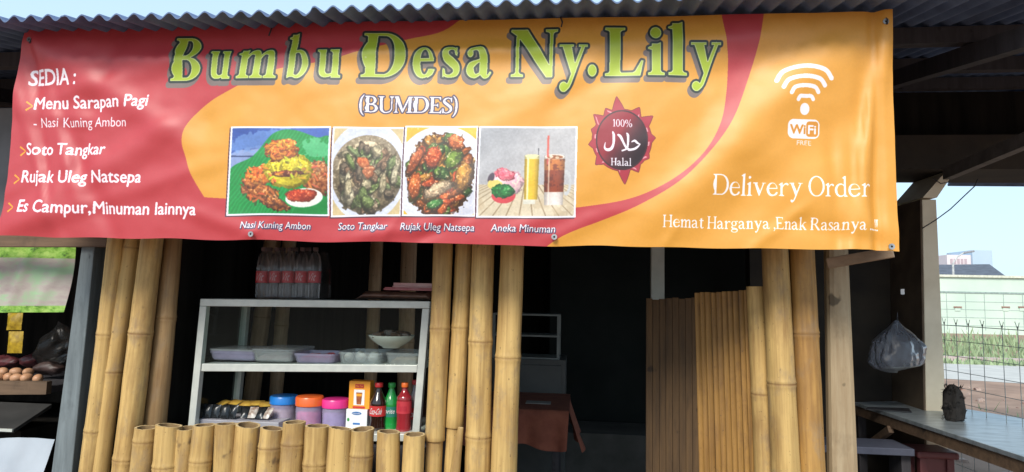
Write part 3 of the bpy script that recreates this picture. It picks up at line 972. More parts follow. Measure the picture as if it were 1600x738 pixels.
def ridge(px, py, x0, y0, x1, y1, wid, amp, fade=0.35):
    """a fold along the segment, in photo-like banner coordinates"""
    dx, dy = x1 - x0, y1 - y0
    L = math.hypot(dx, dy)
    tt = ((px - x0) * dx + (py - y0) * dy) / (L * L)
    dd = ((px - x0) * dy - (py - y0) * dx) / L
    e = max(0.0, min(1.0, (tt + fade) / fade)) * max(0.0, min(1.0, (1 + fade - tt) / fade))
    return 1.15 * amp * e * math.exp(-(dd / wid) ** 2)
FOLDS = [(42, 62, 260, 200, 22, .014), (42, 62, 160, 330, 16, -.012), (42, 62, 420, 120, 26, .010), (60, 70, 110, 260, 10, .010),
         (250, 230, 20, 350, 30, .009), (330, 190, 160, 300, 24, -.009), (420, 110, 60, 330, 40, .008),
         (1388, 30, 1150, 200, 40, .012), (1388, 30, 1090, 120, 30, -.010), (1388, 30, 1330, 390, 14, .016), (1366, 60, 1372, 400, 8, -.016),
         (1350, 120, 1340, 330, 16, -.010), (1392, 386, 1180, 230, 34, .009), (1392, 386, 1240, 350, 16, -.007), (1150, 240, 1010, 340, 34, .010), (1180, 120, 960, 330, 46, -.008),
         (700, 350, 560, 372, 10, .006), (730, 340, 660, 372, 8, -.006), (880, 330, 800, 360, 12, .005), (395, 365, 300, 330, 12, .006), (866, 370, 960, 330, 14, .006), (780, 250, 690, 330, 18, .006),
         (200, 95, 760, 82, 12, .008), (760, 82, 1150, 60, 14, .006), (130, 250, 20, 300, 16, .008), (60, 180, 150, 190, 14, .008), (600, 130, 480, 300, 60, .006), (1100, 150, 700, 200, 60, -.005),
         (560, 90, 380, 200, 34, .006), (640, 120, 520, 330, 30, -.006), (900, 120, 760, 210, 30, .007), (1000, 90, 880, 160, 22, -.006), (1290, 70, 1080, 300, 36, .008), (1320, 190, 1120, 360, 30, -.008),
         (240, 110, 60, 160, 16, .008), (260, 180, 60, 290, 18, -.008), (300, 270, 60, 345, 16, .008), (180, 80, 100, 330, 14, -.007), (30, 150, 90, 360, 9, .008), (48, 70, 84, 330, 7, -.007),
         (1375, 40, 1350, 230, 7, .009), (1340, 230, 1356, 385, 8, .010), (1300, 240, 1310, 380, 10, -.007), (1250, 330, 1180, 385, 9, .005), (420, 350, 380, 374, 7, .004), (620, 345, 600, 374, 6, .004), (1060, 350, 1040, 382, 7, .004)]
def banner_pt(u_, v_):
    p = banner_flat(u_, v_)
    q = p - CAMPOS
    d_ = q.dot(_fwd)
    px, py = 800 + F * q.dot(RIGHT) / d_, 369 - F * q.dot(UP) / d_
    z_ = sum(ridge(px, py, *f) for f in FOLDS)
    z_ += 0.010 * (mnoise.noise(Vector((u_ * 6, v_ * 1.8, 3.1)))) + 0.004 * mnoise.noise(Vector((u_ * 19, v_ * 5, 1.7)))
    z_ += 0.0016 * mnoise.noise(Vector((u_ * 60, v_ * 16, 9.7)))
    z_ += 0.03 * math.sin(v_ * math.pi) * math.sin(u_ * math.pi)
    edge_ = 0.010 * (mnoise.noise(Vector((u_ * 14, 0.3, 5.0)))) * (1 - v_) ** 4
    side = 0.012 * (1 - u_) ** 30 * math.sin(v_ * 7.0)
    return p + Vector((side, -z_, edge_))
NU, NV = 260, 70
bm_ = quad_sheet(banner_pt, NU, NV)
ban = thing('stall_banner', 'long red and orange printed vinyl banner hanging across the stall front under the eave', 'banner', BBL.lerp(BBR, .5))
sheet = obj('printed_sheet', bm_, VINYL, ban, smooth=True, sharp=0)
uvl = sheet.data.uv_layers.new(name='UVMap')
lv = np.zeros(len(sheet.data.loops), np.int32)
sheet.data.loops.foreach_get('vertex_index', lv)
uvl.data.foreach_set('uv', np.stack([(lv % (NU + 1)) / NU, (lv // (NU + 1)) / NV], 1).astype(np.float32).ravel())
STEEL = M('dull_steel', (0.5, 0.5, 0.5), (0.3, 0.3, 0.3), 30, 0.35, 0.9)
HOLE = M('eyelet_hole', (0.012, 0.012, 0.012), rough=0.9)
for px, py in ((392, 366), (866, 370.5), (1393, 385.5), (46, 62), (1384, 34)):
    c_ = P(px, py, BY - 0.022)
    mb = MB()
    rgs = [(0.0035, 0.0), (0.0095, 0.0), (0.0095, 0.003), (0.0035, 0.003)]
    vs, fs = [], []
    n_ = 18
    for k in range(n_):
        a_ = 2 * math.pi * k / n_
        for r_, h_ in rgs:
            vs.append(c_ + Vector((r_ * 1.15 * math.cos(a_), -h_, r_ * 1.15 * math.sin(a_))))
    for k in range(n_):
        for j in range(4):
            a_, b_ = k * 4, ((k + 1) % n_) * 4
            fs.append((a_ + j, a_ + (j + 1) % 4, b_ + (j + 1) % 4, b_ + j))
    mb.add(vs, fs, 0)
    mb.add([c_ + Vector((0.005 * math.cos(2 * math.pi * k / 12), -0.0012, 0.005 * math.sin(2 * math.pi * k / 12))) for k in range(12)], [tuple(range(12))], 1)
    obj('eyelet', mb, [STEEL, HOLE], ban, smooth=True)
CORD = M('tie_cord', (0.05, 0.05, 0.06), rough=0.9)
for px, py in ((877, 30), (46, 56), (1386, 26), (420, 44)):
    a_ = P(px, py + 12, BY - 0.03)
    obj('tie_cord', MB().tube([a_, a_ + Vector((0.004, 0.004, 0.02)), a_ + Vector((-.004, 0.03, 0.05)), a_ + Vector((0, 0.07, 0.07))], 0.003, 6), CORD, ban, smooth=True)
# ------------------------------------------------------------------ ground, far scene
GROUND = M('packed_earth', (0.34, 0.22, 0.16), (0.22, 0.14, 0.10), 1.6, 0.95, bmp=0.4, bdist=0.02, detail=9)
struct('ground', MB().add([(-400, -60, 0), (600, -60, 0), (600, 700, 0), (-400, 700, 0)], [(0, 1, 2, 3)]), GROUND)
ROADM = M('worn_concrete_road', (0.50, 0.49, 0.46), (0.42, 0.41, 0.39), 2.5, 0.9)
g0, g1 = PZ(1475, 592, 0), PZ(1475, 564, 0)
h0, h1 = PZ(1600, 600, 0), PZ(1600, 569, 0)
def ext(a, b, t):
    return a + (b - a) * t
struct('road', MB().add([ext(g0, h0, -2.5) + Vector((0, 0, .004)), ext(g0, h0, 7) + Vector((0, 0, .004)), ext(g1, h1, 7) + Vector((0, 0, .004)), ext(g1, h1, -2.5) + Vector((0, 0, .004))], [(0, 1, 2, 3)]), ROADM)
KERB = M('pink_kerb_stone', (0.52, 0.42, 0.40), (0.42, 0.34, 0.33), 3, 0.9)
struct('kerb', MB().bar(ext(g1, h1, -2.5) + Vector((0, .12, .06)), ext(g1, h1, 7) + Vector((0, .12, .06)), 0.2, 0.13), KERB)

# grass verge beyond the road
GRASSM = M('verge_grass', (0.34, 0.43, 0.25), (0.23, 0.32, 0.17), 3, 0.8)  # distance haze put into the colour, so the blades are paler
mb = MB()
rg = random.Random(3)
for k in range(15000):
    t_ = rg.random()
    x = 9 + 34 * rg.random()
    y = 15.0 + 14 * t_ * t_ + (x - 9) * -0.06
    h = (0.07 + 0.17 * rg.random()) * (0.6 + t_)
    if rg.random() < 0.12:
        h *= 1.9
    w = 0.02 + 0.045 * rg.random()
    a = rg.random() * 6.28
    lx, ly = h * 0.5 * (rg.random() - .5), h * 0.5 * (rg.random() - .5)
    c_, s_ = math.cos(a) * w, math.sin(a) * w
    mb.add([(x - c_, y - s_, 0), (x + c_, y + s_, 0), (x + lx + c_ * .4, y + ly + s_ * .4, h * .7), (x + lx * 1.6, y + ly * 1.6, h)], [(0, 1, 2), (0, 2, 3)])
tag(obj('grass', mb, GRASSM), kind='stuff')
# rubble and litter on the near earth
RUB = M('brick_rubble', (0.45, 0.36, 0.31), (0.22, 0.12, 0.09), 9, 0.9)
mb = MB()
for k in range(520):
    x, y = 3.5 + 13 * rg.random(), 1.9 + 8.2 * rg.random()
    r = 0.015 + 0.055 * rg.random() ** 2.5
    vs = []
    for q in ((-1, -1, 0), (1, -1, 0), (1, 1, 0), (-1, 1, 0), (-.7, -.7, .8), (.8, -.6, .7), (.6, .8, .9), (-.8, .6, .6)):
        vs.append((x + q[0] * r * (.7 + .8 * rg.random()), y + q[1] * r * (.7 + .8 * rg.random()), q[2] * r))
    mb.hexa(vs)
tag(obj('rubble', mb, RUB), kind='stuff')
mb = MB()
for k in range(900):
    x, y = 3.2 + 10 * rg.random(), 1.6 + 6.0 * rg.random()
    if mnoise.noise(Vector((x * .7, y * .7, 2.0))) < 0.02 and y > 3:
        continue
    h = 0.05 + 0.16 * rg.random()
    a = rg.random() * 6.28
    c_, s_ = math.cos(a) * .012, math.sin(a) * .012
    mb.add([(x - c_, y - s_, 0), (x + c_, y + s_, 0), (x + h * (rg.random() - .5), y + h * (rg.random() - .5), h)], [(0, 1, 2)])
tag(obj('weeds', mb, GRASSM), kind='stuff')

# pale mint factory wall
MINT = M('mint_render', (0.60, 0.72, 0.62), (0.52, 0.65, 0.56), 0.5, 0.85)
MINTD = M('wall_cap', (0.72, 0.74, 0.62), rough=0.8)
GROOVE = M('panel_joint', (0.33, 0.42, 0.40), rough=0.9)
VENT = M('rusty_vent', (0.35, 0.20, 0.16), rough=0.8)
WY = 34.0
a0, a1 = P(1462, 510, WY), P(1640, 507, WY)
wx0, wx1 = 13.0, 70.0
wt = P(1540, 434.0, WY).z
wj = P(1540, 457.5, WY).z
fac = thing('factory_wall', 'long pale mint green panelled wall with small vents beyond the road', 'wall', (30, WY, 0))
obj('wall_panel', MB().box(wx0, wx1, WY, WY + .4, 0, wt), MINT, fac)
obj('wall_cap', MB().box(wx0, wx1, WY - .12, WY + .5, wt, wt + .12), MINTD, fac)
mb = MB()
mb.box(wx0, wx1, WY - .03, WY, wj - .05, wj + .04)
obj('ledge', mb, GROOVE, fac)
mb = MB()
for k in range(60):
    x = wx0 + k * 0.95
    mb.box(x, x + .025, WY - .012, WY, 0.2, wj - .06)
for k in range(1, 5):
    mb.box(wx0, wx1, WY - .010, WY - .001, wj * k / 5.2, wj * k / 5.2 + .022)
obj('panel_joints', mb, GROOVE, fac)
for px in (1496, 1571, 1597):
    c_ = P(px, 481, WY)
    obj('vent', MB().box(c_.x - .20, c_.x + .20, WY - .06, WY - .013, c_.z, c_.z + .07).box(c_.x - .14, c_.x + .14, WY - .03, WY - .013, c_.z - .17, c_.z - .003, 1), [VENT, MINT], fac)

# house with a dark roof behind the wall
HY = 60.0
ROOFD = M('dark_roof_tiles', (0.10, 0.115, 0.15), (0.07, 0.08, 0.105), 2, 0.8)
HWALL = M('house_wall', (0.55, 0.53, 0.5), rough=0.9)
e0, e1 = P(1440, 437, HY), P(1572, 432, HY)
r0_, r1_ = P(1430, 414, HY + 5), P(1546, 413, HY + 5)
hs = thing('house', 'low house with a dark sloping roof showing above the mint wall', 'house', (e0.x, HY, 0))
obj('wall', MB().box(e0.x + .5, e1.x - .6, HY + .5, HY + 10, 0, e0.z - .1), HWALL, hs)
rb = [e0, e1, Vector((e1.x, HY + 10.5, e1.z)), Vector((e0.x, HY + 10.5, e0.z)), r0_, r1_]
mb = MB().add([*rb, *[v - Vector((0, 0, .25)) for v in rb[:4]]], [(0, 1, 5, 4), (2, 3, 4, 5), (1, 2, 5), (3, 0, 4), (9, 8, 7, 6), (6, 7, 1, 0), (7, 8, 2, 1), (8, 9, 3, 2), (9, 6, 0, 3)])
obj('roof', mb, ROOFD, hs)

# pale tower block far away
TY = 240.0
PINKW = M('pale_pink_facade', (0.72, 0.66, 0.68), (0.66, 0.6, 0.64), 0.1, 0.9)
BLUEW = M('pale_blue_facade', (0.44, 0.56, 0.68), (0.40, 0.52, 0.64), 0.1, 0.7)
WIN_ = M('tower_windows', (0.52, 0.42, 0.46), rough=0.5)
tw = thing('tower_block', 'hazy pink and pale blue tower block on the skyline', 'building', (P(1515, 470, TY).x, TY, 0))
t0, t1, t2 = P(1482, 398, TY), P(1519, 391, TY), P(1550, 392, TY)
obj('pink_wing', MB().box(t0.x, t1.x - .02, TY + 1, TY + 14, 0, t0.z), PINKW, tw)
obj('blue_wing', MB().box(t1.x, t2.x, TY, TY + 16, 0, t1.z), BLUEW, tw)
for j in range(3):
    for i in range(5):
        x = t0.x + 1 + i * (t1.x - t0.x - 2) / 5
        obj('window', MB().box(x, x + .8, TY + .9, TY + .99, t0.z - 3.2 - j * 3, t0.z - 1.4 - j * 3), WIN_, tw)

# street lamp beyond the wall
LY = 40.0
LAMPM = M('lamp_post_paint', (0.55, 0.56, 0.56), rough=0.5)
lb, lt, le = P(1489, 436, LY), P(1489, 412, LY), P(1515, 394, LY)
lamp = thing('street_lamp', 'single arm street lamp rising behind the mint wall', 'street lamp', (lb.x, LY, 0))
obj('post', MB().tube([(lb.x, LY, 0), (lt.x, LY, lt.z)], [.09, .06], 8), LAMPM, lamp, smooth=True)
arm = [Vector((lt.x, LY, lt.z)), lt.lerp(le, .3) + Vector((0, 0, .22)), lt.lerp(le, .65) + Vector((0, 0, .2)), Vector(le)]
obj('arm', MB().tube(arm, .045, 6), LAMPM, lamp, smooth=True)
obj('lamp_head', MB().bar(le - Vector((.35, 0, .06)), le + Vector((.25, 0, .06)), .2, .12), M('lamp_head_grey', (0.3, 0.3, 0.33)), lamp, bevel=.03)

# ------------------------------------------------------------------ stall building
def roof_z(y):
    return 2.515 + (y + 0.50) * 0.185
stall = thing('food_stall', 'timber and bamboo food stall under a corrugated grey roof', 'stall', (0, 0, 0))
EAVE = P(800, 3, -0.50).z
RD = EAVE - 2.515
# corrugated sheets, seven overlapping strips
PITCH_ = 0.0735
mb = MB()
xs = np.arange(-7.2, 7.6, PITCH_ / 10)
rows = [(-0.50, 0.0), (0.6, 0), (1.6, 0), (3.6, 0)]
prof = [0.0125 * math.sin(2 * math.pi * x / PITCH_) + 0.004 * math.sin(x * 1.7) + 0.004 * mnoise.noise(Vector((x * .8, 0, 0))) for x in xs]
edge_y = [0.02 * round(1.2 * mnoise.noise(Vector((math.floor((x + 7.2) / 1.03) * 3.7, 1, 1)))) for x in xs]
vs, fs = [], []
nx = len(xs)
for lvl in (0, 1):
    for y, _ in rows:
        for i, x in enumerate(xs):
            yy = y + (edge_y[i] if y < 0 else 0)
            vs.append((x, yy, roof_z(yy) + RD + 0.0065 * x + 0.005 * math.sin(math.floor((x + 7.2) / 1.03) * 2.3) + prof[i] - (0.006 if lvl == 0 else 0)))
nr = len(rows)
for lvl in (0, 1):
    o_ = lvl * nr * nx
    for j in range(nr - 1):
        for i in range(nx - 1):
            f = (o_ + j * nx + i, o_ + j * nx + i + 1, o_ + (j + 1) * nx + i + 1, o_ + (j + 1) * nx + i)
            fs.append(f if lvl else f[::-1])
for i in range(nx - 1):
    fs.append((i, i + 1, nr * nx + i + 1, nr * nx + i))
    b_ = (nr - 1) * nx
    fs.append((b_ + i + 1, b_ + i, nr * nx + b_ + i, nr * nx + b_ + i + 1))
mb.add(vs, fs)
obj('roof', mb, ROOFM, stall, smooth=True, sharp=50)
for y in (0.02, 0.75, 1.45, 2.2, 3.0):
    z = roof_z(y) + RD - 0.022
    obj('purlin', MB().bar((-7, y, z - .04 - .046), (7.2, y, z - .04 + .047), 0.05, 0.07), DARKWOOD, stall)
for x in (-3.4, -1.9, -0.45, 0.9, 1.62):
    ys_ = -0.46 if x > 1.6 else -0.22
    obj('rafter', MB().bar((x, ys_, roof_z(ys_) + RD + .0065 * x - .145), (x, 3.5, roof_z(3.5) + RD + .0065 * x - .145), 0.06, 0.08), DARKWOOD, stall)
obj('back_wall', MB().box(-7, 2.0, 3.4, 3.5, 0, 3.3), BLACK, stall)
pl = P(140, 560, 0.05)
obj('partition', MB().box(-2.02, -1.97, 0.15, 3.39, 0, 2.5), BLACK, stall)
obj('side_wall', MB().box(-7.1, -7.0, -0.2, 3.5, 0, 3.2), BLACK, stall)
FLOORM = M('cement_floor', (0.07, 0.065, 0.06), (0.04, 0.038, 0.036), 3, 0.85)
struct('floor', MB().box(-1.96, 2.0, -0.1, 3.39, 0.0, 0.05), FLOORM)
# header beam under the banner at the left
a_, b_ = P(-60, 377, 0.02), P(172, 377, 0.02)
obj('header_beam', MB().bar(a_, b_, .05, .055), BROWNWOOD, stall)
# panel of dark boards and inner door frame
a_ = P(1008, 740, 1.2)
# pale upright inside the doorway
u0, u1 = P(1018, 300, 0.75), P(1038, 300, 0.75)
obj('door_upright', MB().box(u0.x, u1.x, 0.75, 0.80, 0.05, 2.75), M('faded_white_upright', (0.50, 0.53, 0.48), (0.40, 0.43, 0.39), 8, 0.8), stall)
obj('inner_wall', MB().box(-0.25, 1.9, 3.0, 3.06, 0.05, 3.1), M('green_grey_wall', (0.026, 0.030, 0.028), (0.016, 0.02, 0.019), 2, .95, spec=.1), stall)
s0, s1 = P(880, 690, 2.4), P(1010, 690, 2.4)
obj('door_step', MB().box(s0.x, s1.x + .3, 2.4, 2.9, 0.05, 0.05 + max(.08, s0.z + .02)), M('step_cement', (0.10, 0.095, 0.085), (0.06, 0.057, 0.05), 5, .9), stall)

# grey painted post at the left end
def post(name, label, TLp, TRp, BLp, BRp, depth, mat, Y, z0=0.0, z1=None, bevel=.004, cat='post'):
    """squared post through four photo points of its front face"""
    a, b, c, d = P(*TLp, Y), P(*TRp, Y), P(*BLp, Y), P(*BRp, Y)
    def at(z, p, q):
        t = (z - p.z) / (q.z - p.z)
        return p + (q - p) * t
    z1 = z1 or roof_z(Y) + RD - .2
    f = [at(z0, c, a), at(z0, d, b), at(z1, d, b), at(z1, c, a)]
    D = Vector((0, depth, 0))
    mb = MB().hexa([f[0], f[1], f[1] + D, f[0] + D, f[3], f[2], f[2] + D, f[3] + D])
    o = obj(name, mb, mat, bevel=bevel)
    return tag(o, label, cat)
post('timber_post', 'weathered blue grey squared post at the left end of the stall', (128, 381), (148, 381), (80, 738), (112, 738), .085, GREYWOOD, 0.02)
p_ = post('timber_post', 'pale knotty timber post beside the dark right bay', (1294, 395), (1329, 395), (1299, 738), (1344, 738), .07, TIMBER, 0.03, bevel=.022)
# dark stains / knots stand in the timber's own material
# bracket lath under the banner's right corner
a_, b_ = P(1293, 412, -0.04), P(1396, 394, -0.16)
tag(obj('wooden_lath', MB().bar(a_, b_, .022, .042), M('lath_wood', (0.30, 0.22, 0.15), (0.2, 0.14, 0.09), 20, .8, stretch=(.1, 1, 1)), bevel=.003), 'short brown lath nailed on the pale timber post under the banner corner', 'lath')

# ------------------------------------------------------------------ bamboo
def bamboo(label, top, bot, w_top, w_bot, Y, knots, group, mat=BAM, z_top=None, z_bot=0.0, hollow=False, slant=0.0, seed=0, name='bamboo_pole', n=22, cat='bamboo pole', wob=0.012, step_at=None):
    """pole whose axis passes the two photo points at depth Y; widths in photo pixels; knots = photo y of the rings"""
    rr_ = random.Random(seed * 31 + 5)
    a, b = P(*bot, Y), P(*top, Y)
    k = lambda z: a + (b - a) * ((z - a.z) / (b.z - a.z))
    zt = z_top if z_top is not None else b.z
    p0, p1 = k(z_bot), k(zt)
    ax = p1 - p0
    L = ax.length
    axn = ax.normalized()
    ra, rb = w_bot * mpp(*bot, Y) / 2, w_top * mpp(*top, Y) / 2
    def rz(z):
        t = (z - a.z) / (b.z - a.z)
        return ra + (rb - ra) * max(-.6, min(1.3, t))
    kz = []
    for ky in knots:
        t = (ky - bot[1]) / (top[1] - bot[1])
        kz.append(((a + (b - a) * t) - p0).dot(axn))
    ring = []          # (s, radius factor, ring colour)
    step = 0.09
    s = 0.0
    while s < L - 0.01:
        if all(abs(s - q) > 0.035 for q in kz):
            ring.append((s, 1.0 + 0.015 * rr_.uniform(-1, 1), 0.0))
        s += step
    ring.append((L, 1.0, 0.0))
    for q in kz:
        if 0.02 < q < L - .02:
            for ds, f, c in ((-.030, 1.0, 0), (-.014, 1.02, .1), (-.006, 1.06, .25), (-.0015, 1.035, .9), (.0015, 1.03, .9), (.006, 1.075, .25), (.014, 1.03, .12), (.030, 1.0, .05)):
                ring.append((q + ds, f, c))
    if step_at:
        q = ((a + (b - a) * ((step_at - bot[1]) / (top[1] - bot[1]))) - p0).dot(axn)
        ring = [(s_, f * .84, c) for s_, f, c in ring if s_ < q - .008] + [(q - .004, .84, .9), (q - .001, .97, .6), (q + .003, 1.03, .2)] + [r for r in ring if r[0] > q + .006]
    ring.sort()
    ring = [r for r in ring if 0 <= r[0] <= L]
    mb = MB()
    ph = rr_.random() * 6.28
    facet = [1 + 0.03 * math.sin(2 * 2 * math.pi * i / n + ph) + rr_.uniform(-.012, .012) for i in range(n)]
    vs, at = [], []
    b1, b2 = rr_.uniform(-1, 1) * wob, rr_.uniform(-1, 1) * wob
    sl = rr_.random() * 6.28
    for (s, f, c) in ring:
        bx, by = b1 * math.sin(s * 2.4 + ph), b2 * math.sin(s * 1.9 + ph * 2)
        R_ = rz(p0.z + s * axn.z) * f
        for i in range(n):
            t = 2 * math.pi * i / n
            zz = s
            if hollow and s > L - .001:
                zz = s + slant * math.cos(t - sl) * R_ + 0.0022 * mnoise.noise(Vector((math.cos(t) * 3, math.sin(t) * 3, seed)))
            vs.append((bx + R_ * facet[i] * math.cos(t), by + R_ * facet[i] * math.sin(t), zz))
            at.append(c)
    fs, mi = [], []
    nr_ = len(ring)
    for j in range(nr_ - 1):
        for i in range(n):
            fs.append((j * n + i, j * n + (i + 1) % n, (j + 1) * n + (i + 1) % n, (j + 1) * n + i)); mi.append(0)
    fs.append(tuple(range(n))[::-1]); mi.append(0)
    top0 = (nr_ - 1) * n
    if hollow:
        base = len(vs)
        for dz, f in ((0.0, .80), (-0.14, .76)):
            for i in range(n):
                x, y, z = vs[top0 + i]
                vs.append((bx + (x - bx) * f, by + (y - by) * f, (z if dz == 0 else L) + dz)); at.append(0)
        for i in range(n):
            j = (i + 1) % n
            fs.append((top0 + i, top0 + j, base + j, base + i)); mi.append(1)
            fs.append((base + i, base + j, base + n + j, base + n + i)); mi.append(2)
        fs.append(tuple(base + n + i for i in range(n))); mi.append(2)
    else:
        fs.append(tuple(top0 + i for i in range(n))); mi.append(1)
    mb.add(vs, fs)
    mb.mi = mi
    mb.attr['ring'] = at
    me = mesh_of(name, mb)
    for m_ in (mat, BAM_CUT, BAM_IN):
        me.materials.append(m_)
    me.polygons.foreach_set('material_index', mi)
    me.polygons.foreach_set('use_smooth', [True] * len(fs))
    me.set_sharp_from_angle(angle=rad(50))
    o = bpy.data.objects.new(name, me)
    o.rotation_mode = 'QUATERNION'
    o.rotation_quaternion = Vector((0, 0, 1)).rotation_difference(axn)
    o.location = p0
    COL.objects.link(o)
    ORG[o.name] = Vector(p0)
    return tag(o, label, cat, group)

TG = 'tall bamboo poles of the stall front'
ZT = 2.42
bamboo('outermost tall bamboo pole on the left, next to the grey post', (183, 370), (136, 738), 23, 28, 0.0, [526, 676], TG, z_top=ZT, seed=1)
bamboo('slim tall bamboo pole second from the grey post, ringed high up', (208, 370), (160, 738), 26, 27, 0.03, [388, 584], TG, z_top=ZT, seed=2)
bamboo('thick tall bamboo pole with a dark knot scar at mid height, left cluster', (240, 370), (193, 738), 33, 38, 0.0, [524, 718], TG, z_top=ZT, seed=3)
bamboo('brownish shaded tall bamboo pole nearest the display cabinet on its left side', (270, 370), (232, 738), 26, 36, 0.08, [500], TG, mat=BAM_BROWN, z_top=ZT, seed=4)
bamboo('tall bamboo pole touching the right edge of the display cabinet, stepped joint low down', (692, 378), (676, 738), 31, 32, 0.0, [517], TG, z_top=ZT, seed=5, step_at=690)
bamboo('slim tall bamboo pole behind the broken bamboo stick', (724, 378), (706, 738), 29, 29, 0.035, [515], TG, z_top=ZT, seed=6, step_at=669)
bamboo('thick tall bamboo pole with wide brown blotches, second from the doorway', (759, 378), (744, 738), 34, 40, 0.0, [537, 684], TG, z_top=ZT, seed=7)
bamboo('tall flat sided bamboo pole at the left edge of the dark doorway', (798, 378), (790, 738), 37, 42, -0.01, [562], TG, z_top=ZT, seed=8)
bamboo('pale tall bamboo pole right of the bamboo screen', (1211, 390), (1228, 738), 39, 43, -0.01, [602], TG, z_top=ZT, seed=9)
bamboo('orange brown tall bamboo pole beside the pale timber post', (1253, 390), (1269, 738), 37, 40, 0.0, [525], TG, mat=BAM_ORANGE, z_top=ZT, seed=10)
# outer sleeve of the stepped pole: the upper cane sits over the lower one
a_ = P(665, 690, 0.0)
bamboo('short snapped bamboo stick leaning before the slim middle pole', (720, 668), (711, 738), 9, 17, -0.04, [], None, z_top=P(720, 668, -.04).z, seed=33, name='bamboo_stick', cat='bamboo stick', n=12)

SG = 'short cut bamboo stakes of the low front fence'
stubs = [(228, 664, 30, [690], 'stained stub with a ring near its rim at the far left of the low fence'),
         (264, 660, 35, [728], 'broad cut stub second from the left end of the low fence'),
         (296, 665, 27, [], 'narrow cut stub third from the left of the low fence'),
         (324, 660, 32, [720], 'cut stub below the black coffee sachets, darker band low down'),
         (355, 658, 30, [], 'cut stub with a clean rim below the yellow sachets'),
         (388, 660, 36, [], 'widest cut stub left of the notched low stub'),
         (425, 666, 33, [700], 'low spotted stub just left of the tallest stub'),
         (460, 656, 32, [695], 'tallest stub under the blue lidded jar'),
         (497, 661, 35, [725], 'cut stub under the orange lidded jar'),
         (534, 665, 34, [], 'cut stub under the magenta lidded jar'),
         (567, 667, 35, [712], 'cut stub in front of the white carton'),
         (609, 670, 35, [], 'cut stub in front of the cola and green bottles'),
         (648, 675, 32, [685], 'rightmost low stub with a ring under its rim by the cabinet corner')]
for k, (x, y, w, kn, lab) in enumerate(stubs):
    Y_ = -0.06 + 0.012 * ((k * 7) % 3)
    lean_ = ((k * 5) % 7 - 3) * 0.6
    bamboo(lab, (x, y), (x - 7 + k * .3 + lean_, 738), w + 1.5, (w + 1.5) * 1.04, Y_, kn, SG, z_top=P(x, y + 4, Y_).z, hollow=True, slant=0.03 + 0.03 * ((k * 3) % 4), seed=50 + k, name='bamboo_stake', cat='bamboo stake')

IG = 'dim bamboo poles inside the stall'
for k, (xt, xb, w, lab) in enumerate(((346, 322, 26, 'dim inner bamboo pole furthest left behind the cabinet'), (384, 356, 24, 'dim inner bamboo pole left of the water bottles'),
                                      (426, 402, 25, 'dim inner bamboo pole behind the water bottles, left one'), (455, 436, 20, 'dim inner bamboo pole behind the water bottles, right one'),
                                      (590, 580, 20, 'dim inner bamboo pole in the gap between bottles and brown packet'), (640, 634, 24, 'dim inner bamboo pole behind the pink boxes'))):
    bamboo(lab, (xt, 375), (xb, 560), w, w, 0.95, [470 + 13 * k], IG, BAM_DIM, z_top=2.7, seed=70 + k, cat='bamboo pole')

# split bamboo screen at the right of the doorway, receding into the dark
def screen(name, label, slats, mat, dep):
    mb = MB()
    for (x, w, yt, Y, zb) in slats:
        c = P(x, yt, Y)
        r = w * mpp(x, yt, Y) / 2
        n_ = 8
        vs = []
        for z in (0.05, c.z * .5, c.z):
            for i in range(n_ + 1):
                t = math.pi * (1 + i / n_)
                vs.append((c.x + r * math.cos(t) - (c.z - z) * -.02, Y + r * .28 * math.sin(t), z))
        fs = [(j * (n_ + 1) + i, j * (n_ + 1) + i + 1, (j + 1) * (n_ + 1) + i + 1, (j + 1) * (n_ + 1) + i) for j in range(2) for i in range(n_)]
        fs.append(tuple(2 * (n_ + 1) + i for i in range(n_ + 1)))
        fs.append((0, 2 * (n_ + 1), 2 * (n_ + 1) + n_, n_)[::-1])
        mb.add(vs, fs)
    a = np.array(mb.v)
    mb.attr['ring'] = [0.0] * len(mb.v)
    o = obj(name, mb, mat, smooth=True)
    return tag(o, label, 'screen')
sl = []
for k in range(10):
    f = k / 9
    sl.append((1089 + 78 * f + rg.uniform(-.8, .8), 8.9, 458 - 4 * f + rg.uniform(-1.0, 1.0), 0.34 - 0.22 * f, 0))
screen('bamboo_screen', 'screen of thin split bamboo slats standing right of the doorway', sl, BAM_SLAT, .02)
bamboo('half bamboo pole with a ring at the right edge of the slat screen', (1183, 448), (1192, 738), 28, 32, 0.07, [618], TG, z_top=P(1183, 448, .07).z, seed=12)
mb = MB()
for k in range(8):
    xa, xb = P(1010 + k * 10.2, 467, .50 - .02 * k), P(1020 + k * 10.2, 467, .485 - .02 * k)
    zt = P(1036, 467 - .5 * k + (k * 3 % 4) * .7, .6).z
    mb.hexa([(xa.x, xa.y, .05), (xb.x - .0015, xb.y, .05), (xb.x - .0015, xb.y + .02, .05), (xa.x, xa.y + .02, .05), (xa.x, xa.y, zt), (xb.x - .0015, xb.y, zt), (xb.x - .0015, xb.y + .02, zt), (xa.x, xa.y + .02, zt)])
tag(obj('board_partition', mb, plank_mat('shade_brown_boards', (0.11, 0.062, 0.024), (0.05, 0.028, 0.012))), 'upright boards in a shade-dark brown between the doorway and the slat screen', 'partition')  # shaded end of the screen, its shade put into the board colour
# nails along the screen's top batten are too small to matter; the rail behind ties the slats
ra_, rb_ = P(1090, 480, .40), P(1172, 478, .17)
